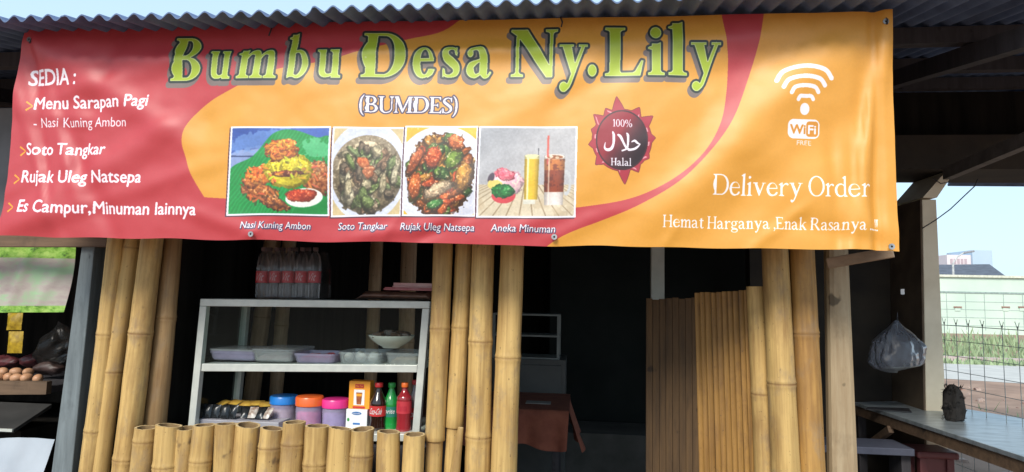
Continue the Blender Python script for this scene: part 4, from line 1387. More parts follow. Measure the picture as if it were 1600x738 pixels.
# ------------------------------------------------------------------ display cabinet
CY, CD = 0.16, 0.42
CTL, CTR = P(313, 467, CY), P(672, 471, CY)
CBL, CBR = P(291, 690, CY), P(654, 690, CY)
ctr = (CTL + CTR) / 2
zc0, zc1 = 0.5 * (CBL.z + CBR.z), 0.5 * (CTL.z + CTR.z)
cab = thing('display_cabinet', 'aluminium framed glass food display cabinet with one shelf behind the low bamboo fence', 'cabinet', ((CTL.x + CTR.x) / 2, CY + CD / 2, zc0))
D = Vector((0, CD, 0))
fw = 0.034
def pt(u, v, y=0.0):
    """point on the cabinet front, u to the right, v up"""
    a = CBL.lerp(CBR, u)
    b = CTL.lerp(CTR, u)
    q = a.lerp(b, v)
    return Vector((q.x, CY + y, q.z))
Wc = (CTR - CTL).length
Hc = zc1 - zc0
eu, ev = fw / Wc, fw / Hc
def frame_bar(name, u0, v0, u1, v1, y0, y1, mat=ALU):
    mb = MB().hexa([pt(u0, v0, y0), pt(u1, v0, y0), pt(u1, v0, y1), pt(u0, v0, y1), pt(u0, v1, y0), pt(u1, v1, y0), pt(u1, v1, y1), pt(u0, v1, y1)])
    return obj(name, mb, mat, cab, bevel=.0025)
frame_bar('top_panel', 0.0, 1 - ev, 1.0, 1.0, 0.0, CD)
frame_bar('bottom_panel', 0, 0, 1, ev, 0.0, CD)
for u in (0.0, 1 - eu):
    frame_bar('upright', u, ev + .001, u + eu, 1 - ev - .001, 0.0, fw)
    frame_bar('upright', u, ev + .001, u + eu, 1 - ev - .001, CD - fw, CD)
vs_ = (P(490, 582, CY).z - zc0) / Hc
vs2 = (P(490, 570, CY).z - zc0) / Hc
frame_bar('shelf', eu + .002, vs_, 1 - eu - .002, vs2, 0.006, CD - .006)
GLASS = thin_clear('cabinet_glass', (0.75, 0.85, 0.8), 0.004, 0.02, .14)
frame_bar('front_glass', eu * .9, vs2 + .004, 1 - eu * .9, 1 - ev, 0.002, 0.005, GLASS)
frame_bar('side_glass', eu * .35, ev, eu * .45, 1 - ev, fw, CD - fw, GLASS)
frame_bar('side_glass', 1 - eu * .45, ev, 1 - eu * .35, 1 - ev, fw, CD - fw, GLASS)
cnt = MB().box(CBL.x - .1, CBR.x + .03, CY - .03, CY + CD + .1, 0.05, zc0 - .002)
tag(obj('counter_bench', cnt, DARKWOOD), 'dark wooden counter carrying the display cabinet', 'counter')
ZS = zc0 + Hc * (P(490, 570, CY).z - zc0) / Hc          # shelf top
ZF = zc0 + fw                                           # cabinet floor

# food boxes on the shelf
LILAC = thin_clear('lilac_plastic', (0.74, 0.66, 0.95), 0.34, 0.2, .5)
CLEAR = thin_clear('milky_plastic', (0.90, 0.90, 0.96), 0.24, 0.2, .6)
def tray(label, x0, x1, ytop, mat, lid, food=None, food_mat=None, y0=0.05, depth=.22, fill=.55):
    """shallow food box between photo columns x0 and x1 standing on the shelf"""
    Y = CY + y0
    a, b = P(x0, 560, Y), P(x1, 560, Y)
    zt = P((x0 + x1) / 2, ytop, Y).z
    z0 = ZS + .001
    cx, w = (a.x + b.x) / 2, (b.x - a.x)
    t = thing('food_box', label, 'food box', (cx, Y + depth / 2, z0), 'plastic food boxes on the cabinet shelf')
    mb = MB()
    tp = 0.010
    rings = []
    n_ = 6
    def rr2(hw, hd, r, z):
        pts = []
        for sx, sy, a0 in ((1, 1, 0), (-1, 1, 90), (-1, -1, 180), (1, -1, 270)):
            for k in range(n_ + 1):
                an = rad(a0 + 90 * k / n_)
                pts.append((cx + sx * (hw - r) + r * math.cos(an), Y + depth / 2 + sy * (hd - r) + r * math.sin(an), z))
        return pts
    hw, hd = w / 2, depth / 2
    ls = [rr2(hw - tp - .006, hd - tp - .006, .02, z0), rr2(hw - tp, hd - tp, .022, z0 + .008), rr2(hw - .004, hd - .004, .026, zt - .012), rr2(hw, hd, .028, zt - .011), rr2(hw, hd, .028, zt),
          rr2(hw - .006, hd - .006, .024, zt), rr2(hw - .008, hd - .008, .024, zt - .012), rr2(hw - tp - .006, hd - tp - .006, .02, z0 + .006)]
    nn = len(ls[0])
    vs = [q for l in ls for q in l]
    fs = [(j * nn + i, j * nn + (i + 1) % nn, (j + 1) * nn + (i + 1) % nn, (j + 1) * nn + i) for j in range(len(ls) - 1) for i in range(nn)]
    fs += [tuple(range(nn))[::-1], tuple((len(ls) - 1) * nn + i for i in range(nn))]
    mb.add(vs, fs)
    obj('box_body', mb, mat, t, smooth=True)
    if lid:
        l2 = [rr2(hw + .002, hd + .002, .028, zt + .001), rr2(hw + .002, hd + .002, .028, zt + .008), rr2(hw - .02, hd - .02, .024, zt + .011)]
        mb = MB()
        mb.add([q for l in l2 for q in l], [(j * nn + i, j * nn + (i + 1) % nn, (j + 1) * nn + (i + 1) % nn, (j + 1) * nn + i) for j in range(2) for i in range(nn)] + [tuple(range(nn))[::-1], tuple(2 * nn + i for i in range(nn))])
        obj('lid', mb, lid, t, smooth=True)
    if food == 'heap':
        zh = z0 + .007
        top = z0 + (zt - z0) * fill
        mb = quad_sheet(lambda u, v: Vector((cx + (u - .5) * (w - .04), Y + depth / 2 + (v - .5) * (depth - .04),
                        zh + (top - zh) * (min(1, 8 * min(u, 1 - u, v, 1 - v)) ** .6) * (0.8 + 0.35 * mnoise.noise(Vector((u * 9, v * 7, x0)))))), 26, 14)
        obj('food', mb, food_mat, t, smooth=True)
    return t, cx, Y + depth / 2, z0, zt, w, depth
RICE = M('pale_noodles', (0.62, 0.48, 0.46), (0.46, 0.30, 0.32), 60, .7, bmp=.4)
REDF = M('red_sambal', (0.58, 0.09, 0.11), (0.34, 0.03, 0.05), 50, .4, bmp=.5)
BEIG = M('fried_snacks', (0.66, 0.50, 0.30), (0.42, 0.28, 0.15), 40, .7, bmp=.4)
LIDC = thin_clear('clear_lid', (0.88, 0.86, 0.96), 0.35, 0.15, .7)
tray('lidded lilac food box at the left end of the shelf', 324, 400, 549, LILAC, LIDC, 'heap', RICE, .05, .24)
tray('milky food box with pale noodles, second from the left on the shelf', 391, 457, 549, CLEAR, LIDC, 'heap', RICE, .03, .27, .7)
tray('open food box holding red sambal on the shelf', 456, 523, 553, LILAC, None, 'heap', REDF, .03, .2, .85)
eb = tray('open food box holding white boiled eggs', 526, 597, 551, CLEAR, None, None, None, .03, .22)
tray('food box with fried snacks at the right end of the shelf', 600, 656, 552, CLEAR, None, 'heap', BEIG, .03, .24, .6)
EGGW = M('boiled_egg', (0.80, 0.78, 0.74), (0.76, 0.74, 0.70), 10, .4)
def egg(label, c, r, mat, group, tilt, name='egg'):
    mb = MB()
    pr = []
    for k in range(1, 12):
        a = math.pi * k / 12
        z = -math.cos(a)
        pr.append((r * math.sin(a) * (1 - .13 * z), r * 1.28 * z))
    mb.lathe((0, 0, 0), pr, 16)
    q = Matrix.Rotation(tilt[1], 3, 'Z') @ Matrix.Rotation(tilt[0], 3, 'X')
    mb.v = [tuple(q @ Vector(v)) for v in mb.v]
    zmin = min(v[2] for v in mb.v)
    mb.v = [(v[0] + c[0], v[1] + c[1], v[2] - zmin + c[2]) for v in mb.v]
    return tag(obj(name, mb, mat, smooth=True, sharp=0), label, 'egg', group)
_, ecx, ecy, ez, _, ew, ed = eb
for k, (dx, dy, lab) in enumerate(((-.072, -.05, 'boiled egg at the left of the egg box'), (-.008, -.055, 'boiled egg in the front middle of the egg box'), (.048, -.045, 'boiled egg at the right front of the egg box'), (-.045, .03, 'boiled egg at the back left of the egg box'), (.025, .04, 'boiled egg at the back right of the egg box'))):
    egg(lab, (ecx + dx, ecy + dy, ez + .007), .022, EGGW, 'boiled eggs in the clear box', (1.3, k * 1.1), 'boiled_egg')

# bowl resting on the two right boxes
BOWLM = M('white_glazed_bowl', (0.72, 0.72, 0.68), (0.68, 0.68, 0.64), 12, .15)
DISH = M('dark_braised_meat', (0.10, 0.045, 0.025), (0.05, 0.02, 0.012), 40, .3, bmp=.6)
bc = P(609, 553, CY + .10)
zb = P(600, 550, CY + .03).z + .012
sc = mpp(609, 540, CY + .1)
bw = thing('bowl', 'white bowl of dark braised food set on top of the two right food boxes', 'bowl', (bc.x, CY + .12, zb))
R_ = 36 * sc
prof_ = [(R_ * .36, 0), (R_ * .40, .006), (R_ * .62, .018), (R_ * .88, .04), (R_ * 1.0, .058), (R_ * 1.0, .061), (R_ * .96, .058), (R_ * .8, .038), (R_ * .5, .02), (R_ * .1, .016)]
obj('bowl_body', MB().lathe((bc.x, CY + .12, zb), prof_, 36), BOWLM, bw, smooth=True)
mb = MB()
for k in range(34):
    a = rg.random() * 6.28
    r = math.sqrt(rg.random()) * R_ * .72
    c = Vector((bc.x + r * math.cos(a), CY + .12 + r * math.sin(a), zb + .056 + .016 * (1 - r / R_) + .004 * rg.random()))
    e = .008 + .012 * rg.random()
    b_ = [c + Vector((x * e * (1 + .4 * rg.random()), y * e * (1 + .4 * rg.random()), z * e * .6)) for z in (-1, 1) for x, y in ((-1, -1), (1, -1), (1, 1), (-1, 1))]
    mb.hexa(b_)
obj('food', mb, DISH, bw, smooth=True)

# jars with screw lids on the cabinet floor
def jar(label, x0, x1, yl0, yl1, lidcol, fillcol, y0):
    Y = CY + y0
    cpx = (x0 + x1) / 2
    r = (x1 - x0) / 2 * mpp(cpx, 640, Y)
    c = P(cpx, yl0, Y)
    z1 = c.z - .006
    zl = P(cpx, yl1, Y).z
    t = thing('jar', label, 'jar', (c.x, Y, ZF), 'lidded plastic jars in the cabinet')
    obj('jar_body', MB().lathe((c.x, Y, ZF + .001), [(r * .86, 0), (r * .92, .006), (r * .95, zl - ZF - .02), (r * .90, zl - ZF)], 30, capt=False), LILAC, t, smooth=True)
    obj('contents', MB().lathe((c.x, Y, ZF + .006), [(r * .8, 0), (r * .87, .01), (r * .88, (zl - ZF) * .62), (r * .6, (zl - ZF) * .68)], 24), M('jar_contents', fillcol, tuple(k * .6 for k in fillcol), 40, .7), t, smooth=True)
    obj('lid', MB().lathe((c.x, Y, zl - .004), [(r * .96, 0), (r, .002), (r, z1 - zl - .002), (r * .94, z1 - zl + .004), (r * .8, z1 - zl + .003), (r * .5, z1 - zl + .004)], 36),
        M('screw_lid', lidcol, tuple(k * .85 for k in lidcol), 5, .3), t, smooth=True, sharp=35)
jar('lilac jar with a blue lid', 423, 466, 616, 629, (0.02, 0.22, 0.68), (0.7, 0.6, 0.42), .20)
jar('jar of pink snacks with an orange lid', 463, 506, 617, 632, (0.85, 0.15, 0.03), (0.90, 0.12, 0.30), .12)
jar('lilac jar with a magenta lid', 504, 546, 621, 635, (0.78, 0.04, 0.28), (0.42, 0.34, 0.60), .14)

# cartons
def wrap_text(s, centre, right, up, w, h, mat, name, parent, off, cyl_r=None, shear=0.0):
    """lettering as a thin sheet on a flat face, or bent round an upright cylinder facing -y"""
    vs, tr = font_mesh(s)
    ax, bx = vs[:, 0].min(), vs[:, 0].max()
    ay, by = vs[:, 1].min(), vs[:, 1].max()
    out = []
    for x, y in vs:
        u = (x - ax) / (bx - ax) - .5
        v = (y - ay) / (by - ay) - .5
        u = u * w + v * h * shear
        if cyl_r:
            a = u / cyl_r
            out.append(Vector(centre) + Vector((math.sin(a) * (cyl_r + off), -math.cos(a) * (cyl_r + off), v * h)))
        else:
            out.append(Vector(centre) + Vector(right) * u + Vector(up) * v * h + Vector(right).cross(Vector(up)) * off)
    return obj(name, MB().add(out, [tuple(int(i) for i in q) for q in tr]), mat, parent)
WHITE = M('white_print', (0.82, 0.82, 0.82), (0.78, 0.78, 0.78), 5, .5)
REDP = M('red_print', (0.55, 0.03, 0.03), (0.48, 0.025, 0.025), 5, .5)
BLUEP = M('blue_print', (0.03, 0.18, 0.52), rough=.5)
ORANGE = M('orange_carton', (0.90, 0.38, 0.03), (0.85, 0.33, 0.02), 4, .5)
CARTW = M('white_carton', (0.78, 0.80, 0.80), (0.72, 0.75, 0.76), 6, .55)
TEAP = M('tea_print', (0.40, 0.12, 0.03), (0.25, 0.06, 0.02), 60, .5)
X_, Z_ = Vector((1, 0, 0)), Vector((0, 0, 1))
ya = CY + .085
a, b = P(541, 640, ya), P(574, 640, ya)
zw = P(557, 640, ya).z
wc = thing('white_carton', 'white carton with a blue oval mark under the orange tea carton', 'carton', ((a.x + b.x) / 2, ya + .04, ZF))
obj('carton_body', MB().box(a.x, b.x, ya, ya + .075, ZF + .001, zw), CARTW, wc, bevel=.002)
cxw = (a.x + b.x) / 2
s_ = mpp(557, 650, ya)
zo = P(557, 646, ya).z
obj('oval_mark', MB().add([(cxw + .0235 * math.cos(k * .2618), ya - .0015, zo + .0075 * math.sin(k * .2618)) for k in range(24)], [tuple(range(24))]), BLUEP, wc)
wrap_text('Indomilk', (cxw, ya - .0015, zo), X_, Z_, .036, .007, WHITE, 'oval_lettering', wc, .001)
obj('lower_mark', MB().box(cxw - .016, cxw + .018, ya - .002, ya - .001, zo - .052, zo - .044), BLUEP, wc)
obj('green_leaf_mark', MB().add([(a.x + .012 + .006 * math.cos(k * .5236), ya - .0015, zo - .03 + .008 * math.sin(k * .5236)) for k in range(12)], [tuple(range(12))]), M('green_print', (0.05, 0.35, 0.08), rough=.5), wc)
yo = ya + .012
a, b = P(544, 640, yo), P(577, 640, yo)
zt = P(560, 596, yo).z
oc = thing('tea_carton', 'orange tea carton with a glass of tea printed on it, stacked on the white carton', 'carton', ((a.x + b.x) / 2, yo + .03, zw))
obj('carton_body', MB().box(a.x, b.x, yo, yo + .06, zw + .001, zt), ORANGE, oc, bevel=.002)
cxo = (a.x + b.x) / 2
hh = zt - zw
obj('red_label', MB().box(cxo - .021, cxo + .021, yo - .0016, yo - .0008, zt - hh * .24, zt - hh * .10), REDP, oc)
wrap_text('Max Tea', (cxo, yo - .0016, zt - hh * .17), X_, Z_, .034, .010, ORANGE, 'label_lettering', oc, .001)
obj('picture_panel', MB().box(cxo - .026, cxo + .026, yo - .0016, yo - .0008, zw + hh * .14, zt - hh * .30), WHITE, oc)
gz0, gz1 = zw + hh * .17, zt - hh * .40
obj('printed_glass', MB().add([(cxo - .011, yo - .0024, gz0), (cxo + .011, yo - .0024, gz0), (cxo + .015, yo - .0024, gz1), (cxo - .015, yo - .0024, gz1)], [(0, 1, 2, 3)]), TEAP, oc)
obj('printed_ice', MB().add([(cxo - .013, yo - .003, gz1 - .018), (cxo + .013, yo - .003, gz1 - .018), (cxo + .014, yo - .003, gz1 - .006), (cxo - .014, yo - .003, gz1 - .006)], [(0, 1, 2, 3)]), ORANGE, oc)
obj('red_strip', MB().box(cxo - .03, cxo + .03, yo - .0016, yo - .0008, zw + hh * .03, zw + hh * .10), REDP, oc)

# drink bottles
def liquid(name, c, rough=.08):
    mt, t, b = nodes_of(name)
    nz_ = noise_tex(t, 12, (1, 1, .3), 2)
    t.links.new(ramp(t, nz_, [(.3, tuple(k * .8 for k in c)), (.7, c)]), b.inputs['Base Color'])
    b.inputs['Roughness'].default_value = rough
    b.inputs['Coat Weight'].default_value = .6
    b.inputs['Coat Roughness'].default_value = .06
    return mt
def bottle(label, x0, x1, ycap, ylab, text, body, labmat, capmat, txtmat, y0, script, tw):
    Y = CY + y0
    cpx = (x0 + x1) / 2
    s = mpp(cpx, 635, Y)
    r = (x1 - x0) / 2 * s
    c = P(cpx, ycap, Y)
    H = c.z - ZF
    z1, z0 = P(cpx, ylab[0], Y).z - ZF, P(cpx, ylab[1], Y).z - ZF
    t = thing('drink_bottle', label, 'bottle', (c.x, Y, ZF), 'soft drink bottles in the cabinet')
    zn = H - .030
    prof_ = [(r * .78, 0), (r * .98, .012), (r, .03), (r * .93, z0 * .55), (r * .92, z0 * .8), (r * .97, z0), (r * .97, z1), (r * .98, z1 + .004), (r * .92, z1 + .016), (r * .72, z1 + (zn - z1) * .45), (r * .46, z1 + (zn - z1) * .8), (r * .34, zn), (r * .34, zn + .004), (r * .42, zn + .005), (r * .42, zn + .008), (r * .34, zn + .009)]
    obj('bottle_body', MB().lathe((c.x, Y, ZF + .001), prof_, 28), body, t, smooth=True, sharp=60)
    lb = obj('label_band', MB().lathe((c.x, Y, ZF + z0 + .003), [(r * .985, 0), (r * .99, z1 - z0 - .006)], 28, capb=False, capt=False), labmat, t, smooth=True)
    wrap_text(text, (c.x, Y, ZF + (z0 + z1) / 2), X_, Z_, tw * r, (z1 - z0) * .52, txtmat, 'label_lettering', lb, .001, r * .99, script)
    obj('cap', MB().lathe((c.x, Y, ZF + zn + .010), [(r * .46, 0), (r * .47, .001), (r * .47, .017), (r * .42, .020)], 24), capmat, t, smooth=True, sharp=40)
REDCAP = M('red_cap', (0.55, 0.025, 0.03), rough=.35)
COLA = liquid('cola', (0.020, 0.008, 0.006))
LIME = liquid('green_soda_bottle', (0.012, 0.26, 0.05))
STRAW = liquid('red_soda', (0.30, 0.02, 0.03))
bottle('cola bottle with a red label and red cap', 579, 606, 598, (632, 650), 'Coca-Cola', COLA, REDP, REDCAP, WHITE, .10, .35, 1.5)
bottle('green soda bottle with a green cap', 600, 625, 598, (633, 651), 'Sprite', LIME, M('green_label', (0.02, 0.22, 0.16), rough=.5), M('green_cap', (0.02, 0.34, 0.06), rough=.35), WHITE, .13, .25, 1.5)
bottle('red soda bottle with an orange cap', 621, 645, 598, (625, 646), 'Fanta', STRAW, M('bright_red_label', (0.62, 0.04, 0.06), rough=.5), M('orange_cap', (0.80, 0.16, 0.02), rough=.35), M('label_dark_blue', (0.55, 0.02, 0.05), rough=.5), .08, .1, 1.2)
bottle('clear soda bottle with a red label squeezed against the right upright of the cabinet', 638, 661, 594, (635, 655), 'Coca', liquid('pale_soda', (0.22, 0.18, 0.18)), REDP, REDCAP, WHITE, .16, .3, 1.3)

# coffee sachets: strips of little pillow packs lying in a box lid
SBLK = M('black_foil', (0.03, 0.035, 0.04), (0.012, 0.014, 0.016), 30, .25, .4)
SYEL = M('yellow_foil', (0.55, 0.36, 0.06), (0.38, 0.20, 0.04), 25, .3, .2)
SWHT = M('white_foil', (0.62, 0.60, 0.56), (0.2, 0.12, 0.08), 35, .35)
def sachet(label, c, w, h, rz, rx, mat, group):
    mb = MB()
    vs, fs = [], []
    n_ = 6
    for sgn in (1, -1):
        for j in range(n_ + 1):
            for i in range(n_ + 1):
                u, v = i / n_ * 2 - 1, j / n_ * 2 - 1
                th = .009 * (1 - u * u) ** .7 * (1 - v * v) ** .7 + .0004
                th *= 1 + .5 * mnoise.noise(Vector((u * 2 + c[0] * 40, v * 2, c[1] * 40)))
                vs.append(Vector((u * w / 2, sgn * th, v * h / 2)))
    m1 = (n_ + 1) ** 2
    for k in range(2):
        for j in range(n_):
            for i in range(n_):
                f = (k * m1 + j * (n_ + 1) + i, k * m1 + j * (n_ + 1) + i + 1, k * m1 + (j + 1) * (n_ + 1) + i + 1, k * m1 + (j + 1) * (n_ + 1) + i)
                fs.append(f[::-1] if k == 0 else f)
    R3 = Matrix.Rotation(rz, 3, 'Z') @ Matrix.Rotation(rx, 3, 'X')
    vs = [R3 @ v + Vector(c) for v in vs]
    mb.add(vs, fs)
    return tag(obj('coffee_sachet', mb, mat, smooth=True, sharp=0), label, 'sachet', group)
tl = MB()
a, b = P(310, 660, CY + .05), P(437, 660, CY + .05)
zt_ = P(370, 655, CY + .06).z
tl.box(a.x, b.x, CY + .04, CY + .26, ZF + .001, zt_ - .004)
tag(obj('sachet_tray', tl, M('grey_white_tray', (.34, .34, .38), (.26, .26, .3), 8, .5), bevel=.004), 'flat white tray under the coffee sachets', 'tray')
row = ['leftmost black coffee sachet standing in the front row', 'second black coffee sachet of the front row', 'third black coffee sachet of the front row, beside a gap', 'last black coffee sachet of the front row, before the striped ones']
for k, px in enumerate((324, 337, 351, 364)):
    c = P(px, 642, CY + .07 + .006 * (k % 2))
    sachet(row[k], (c.x, c.y, zt_ + .030), .042, .062, rg.uniform(-.2, .2), -.35, SBLK, 'black coffee sachets')
row = ['striped white sachet leaning left, right half of the tray', 'striped white sachet in the middle of the right half', 'striped white sachet next to the blue lidded jar', 'striped white sachet fallen flat by the jar']
for k, px in enumerate((384, 396, 408, 419)):
    c = P(px, 640, CY + .09)
    sachet(row[k], (c.x, c.y, zt_ + .028), .04, .06, .4 - .25 * k, -.7, SWHT if k % 2 else SBLK, 'striped sachets')
row = ['yellow sachet lying at the back left of the tray', 'yellow sachet lying second in the back row', 'yellow sachet lying third in the back row', 'yellow sachet lying fourth in the back row', 'yellow sachet at the back right by the jars']
for k, px in enumerate((350, 368, 386, 402, 416)):
    c = P(px, 628, CY + .17)
    sachet(row[k], (c.x, c.y, zt_ + .055 + .004 * (k % 2)), .065, .05, .3 * (k - 2), -1.25, SYEL, 'yellow sachets')

# water bottle pack on top of the cabinet
ZT_ = zc1
PET = thin_clear('clear_pet', (0.62, 0.60, 0.62), 0.055, 0.10, .75)
FILM = thin_clear('shrink_film', (0.75, 0.75, 0.78), 0.008, 0.12, .35)
pk = thing('water_bottle_pack', 'shrink wrapped pack of clear water bottles with red labels on top of the cabinet', 'bottle pack', (P(447, 460, CY + .15).x, CY + .15, ZT_))
REDL = M('red_water_label', (0.50, 0.03, 0.045), (0.42, 0.022, 0.03), 6, .4)
PINKT = M('label_white', (0.62, 0.40, 0.42), rough=.5)
for row_, yy in ((0, CY + .09), (1, CY + .175)):
    for k in range(5 if row_ == 0 else 4):
        px = 409 + 20.3 * k + row_ * 9
        c = P(px, 455, yy)
        s = mpp(px, 455, yy)
        r = 10.0 * s
        H = P(px, 386, yy).z - ZT_
        zl0, zl1 = P(px, 442, yy).z - ZT_, P(px, 424, yy).z - ZT_
        prof_ = [(r * .8, 0), (r * .97, .008), (r, .02)]
        for j in range(7):
            z = .03 + (zl0 - .036) * j / 6
            prof_.append((r * (1.0 if j % 2 else .95), z))
        prof_ += [(r * .98, zl0), (r * .98, zl1), (r, zl1 + .006), (r * .96, zl1 + (H - zl1) * .35), (r * .72, zl1 + (H - zl1) * .66), (r * .36, H - .030), (r * .36, H - .02)]
        bt = obj('bottle', MB().lathe((c.x, yy, ZT_ + .001), prof_, 18), PET, pk, smooth=True, sharp=60)
        lb = obj('label_band', MB().lathe((c.x, yy, ZT_ + zl0), [(r * 1.0, 0), (r * 1.0, zl1 - zl0)], 18, capb=False, capt=False), REDL, bt, smooth=True)
        obj('cap', MB().lathe((c.x, yy, ZT_ + H - .021), [(r * .42, 0), (r * .42, .016), (r * .38, .018)], 14), M('dim_cap', (.16, .10, .10)), bt, smooth=True)
        if row_ == 0:
            wrap_text('Vit', (c.x, yy, ZT_ + (zl0 + zl1) / 2), X_, Z_, 1.25 * r, (zl1 - zl0) * .66, PINKT, 'label_lettering', bt, .0012, r * 1.0, .3)
a, b = P(397, 460, CY + .06), P(500, 460, CY + .06)
def film(u, v):
    an = u * 2 * math.pi
    cx, cy = (a.x + b.x) / 2, CY + .135
    hx, hy = (b.x - a.x) / 2 + .004, .088
    e = .35
    sx, sy = math.copysign(abs(math.cos(an)) ** e, math.cos(an)), math.copysign(abs(math.sin(an)) ** e, math.sin(an))
    k = 1 - .16 * max(0, v - .55) ** 1.2 * 2 + .012 * mnoise.noise(Vector((an * 4, v * 9, 1)))
    return Vector((cx + hx * sx * k, cy + hy * sy * k, ZT_ + .002 + v * .235 + .006 * mnoise.noise(Vector((an * 3, v * 4, 6)))))
obj('shrink_film', quad_sheet(film, 90, 16), FILM, pk, smooth=True, sharp=25)

# brown packet and pink boxes on the right of the cabinet top
c0, c1 = P(560, 462, CY + .10), P(676, 462, CY + .10)
BROWNP = M('brown_paper_packet', (0.16, 0.08, 0.05), (0.08, 0.035, 0.025), 18, .35, bmp=.6, bdist=.01)
def packet(u, v):
    an = v * 2 * math.pi
    w = min(1, u / .12, (1 - u) / .05 + .3)
    return Vector((c0.x + (c1.x - c0.x) * u, CY + .14 + .10 * math.cos(an), ZT_ + .001 + .026 * w * (1 + math.sin(an)) * .8 + .004 * mnoise.noise(Vector((u * 14, v * 8, 3))) * w + .006))
tag(obj('paper_packet', quad_sheet(packet, 50, 16), BROWNP, smooth=True, sharp=0), 'crumpled shiny brown packet lying on the right of the cabinet top', 'packet')
PINK = M('pink_box_print', (0.46, 0.20, 0.21), (0.34, 0.06, 0.07), 9, .5)
c0, c1 = P(604, 453, CY + .12), P(690, 453, CY + .12)
zp = ZT_ + .054
tag(obj('flat_box', MB().box(c0.x, c1.x, CY + .07, CY + .24, zp, zp + .008).box(c0.x + .004, c1.x - .003, CY + .075, CY + .235, zp + .008, zp + .014), PINK, bevel=.0015), 'lower flat pink box resting on the brown packet', 'box', 'flat pink boxes on the cabinet top')
c0 = P(617, 447, CY + .12)
tag(obj('flat_box', MB().box(c0.x, c1.x + .01, CY + .08, CY + .25, zp + .0145, zp + .021).box(c0.x + .003, c1.x + .006, CY + .085, CY + .245, zp + .021, zp + .036), M('pale_pink_print', (0.55, 0.36, 0.36), (0.44, 0.2, 0.2), 7, .5), bevel=.0015), 'upper paler flat pink box, topmost of its stack', 'box', 'flat pink boxes on the cabinet top')

# ------------------------------------------------------------------ inside the doorway
IY = 2.0
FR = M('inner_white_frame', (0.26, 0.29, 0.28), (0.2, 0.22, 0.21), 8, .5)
a, b = P(770, 492, IY), P(875, 492, IY)
zt, zm, zb_ = P(840, 491, IY).z, P(840, 524, IY).z, P(840, 559, IY).z
sr = thing('shelf_rack', 'small white framed open shelf standing on the white cupboard inside the doorway', 'shelf', ((a.x + b.x) / 2, IY, zb_))
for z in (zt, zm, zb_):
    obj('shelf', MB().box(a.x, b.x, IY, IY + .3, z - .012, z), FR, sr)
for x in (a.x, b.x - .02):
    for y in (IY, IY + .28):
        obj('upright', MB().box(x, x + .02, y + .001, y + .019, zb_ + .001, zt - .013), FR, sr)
c0, c1 = P(765, 565, IY), P(884, 565, IY)
zc = P(840, 561, IY).z
cu = thing('cupboard', 'dim grey white cupboard inside the doorway', 'cupboard', ((c0.x + c1.x) / 2, IY + .2, 0.05))
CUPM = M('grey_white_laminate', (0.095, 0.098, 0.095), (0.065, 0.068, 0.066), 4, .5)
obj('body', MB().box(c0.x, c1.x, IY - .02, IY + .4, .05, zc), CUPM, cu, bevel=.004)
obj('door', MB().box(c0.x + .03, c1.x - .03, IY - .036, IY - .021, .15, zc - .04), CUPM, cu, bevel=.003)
TYY = 1.25
a, b = P(730, 640, TYY), P(884, 640, TYY)
ztb = P(820, 640, TYY).z
CLOTH = M('red_tablecloth', (0.30, 0.095, 0.055), (0.22, 0.064, 0.038), 12, .85)
DARKT = DARKWOOD
tb = thing('dining_table', 'small table inside the doorway hidden under a red cloth', 'table', ((a.x + b.x) / 2, TYY + .3, .05))
obj('table_top', MB().box(a.x, b.x - .02, TYY, TYY + .6, ztb - .03, ztb - .004), DARKT, tb)
for x in (a.x + .03, b.x - .08):
    for y in (TYY + .03, TYY + .53):
        obj('leg', MB().box(x, x + .04, y, y + .04, .05, ztb - .031), DARKT, tb)
def cloth(u, v):
    # runs over the top and hangs down in front and at the right end
    x = a.x - .02 + u * (b.x - a.x + .04)
    s = v * 1.1
    if s < .22:
        f = .22 - s
        return Vector((x + .012 * math.sin(u * 17) * f / .22, TYY - .012 - .018 * math.sin(u * 26 + 1) * f / .22 - .01 * f / .22, ztb - f * (1 + .1 * math.sin(u * 9))))
    return Vector((x, TYY - .01 + (s - .22) * .8, ztb + .001))
tc = obj('tablecloth', quad_sheet(cloth, 60, 30), CLOTH, smooth=True, sharp=0)
tag(tc, 'dull red cloth hanging over the table inside the doorway', 'tablecloth')
def cloth2(u, v):
    s = v
    return Vector((b.x + .021 + .03 * s * (1 + math.sin(u * 11)) + .05 * s * (1 - u), TYY - .02 + u * .6, ztb + .001 - s * (.24 - .06 * u) ))
o2 = obj('cloth_end', quad_sheet(cloth2, 20, 14), CLOTH, tc, smooth=True, sharp=0)
pa = P(846, 632, TYY + .25)
tag(obj('paper_sheet', MB().box(pa.x - .1, pa.x + .06, TYY + .2, TYY + .3, ztb + .003, ztb + .007), M('dim_paper', (.4, .38, .36), rough=.8)), 'small white paper lying on the red tablecloth', 'paper')

# ------------------------------------------------------------------ right bay: pillar wall, table, bag, cable, mesh fence
PY = 1.5
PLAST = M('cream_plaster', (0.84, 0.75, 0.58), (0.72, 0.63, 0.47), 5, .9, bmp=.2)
PLASTS = M('shaded_pillar_plaster', (0.15, 0.105, 0.066), (0.07, 0.05, 0.034), 4, .9)  # same pillar plaster with the shade of its left side painted in
PLASTD = M('dark_brown_plaster', (0.045, 0.034, 0.024), (0.02, 0.016, 0.013), 3, .9)  # near-black brown with random mottling
a0, a1 = P(1441, 312, PY), P(1463, 312, PY)
b0, b1 = P(1447, 640, PY), P(1478, 640, PY)
def atz(p, q, z):
    return p + (q - p) * ((z - p.z) / (q.z - p.z))
wall = thing('masonry_wall', 'dark plastered wall with a cream pillar face and slanted lintel on the right', 'wall', (2.4, PY + .3, 0))
zt = a0.z
ff = [atz(a0, b0, 0), atz(a1, b1, 0), a1, a0]
DD = Vector((0, .40, 0))
off = Vector((0, .002, 0))
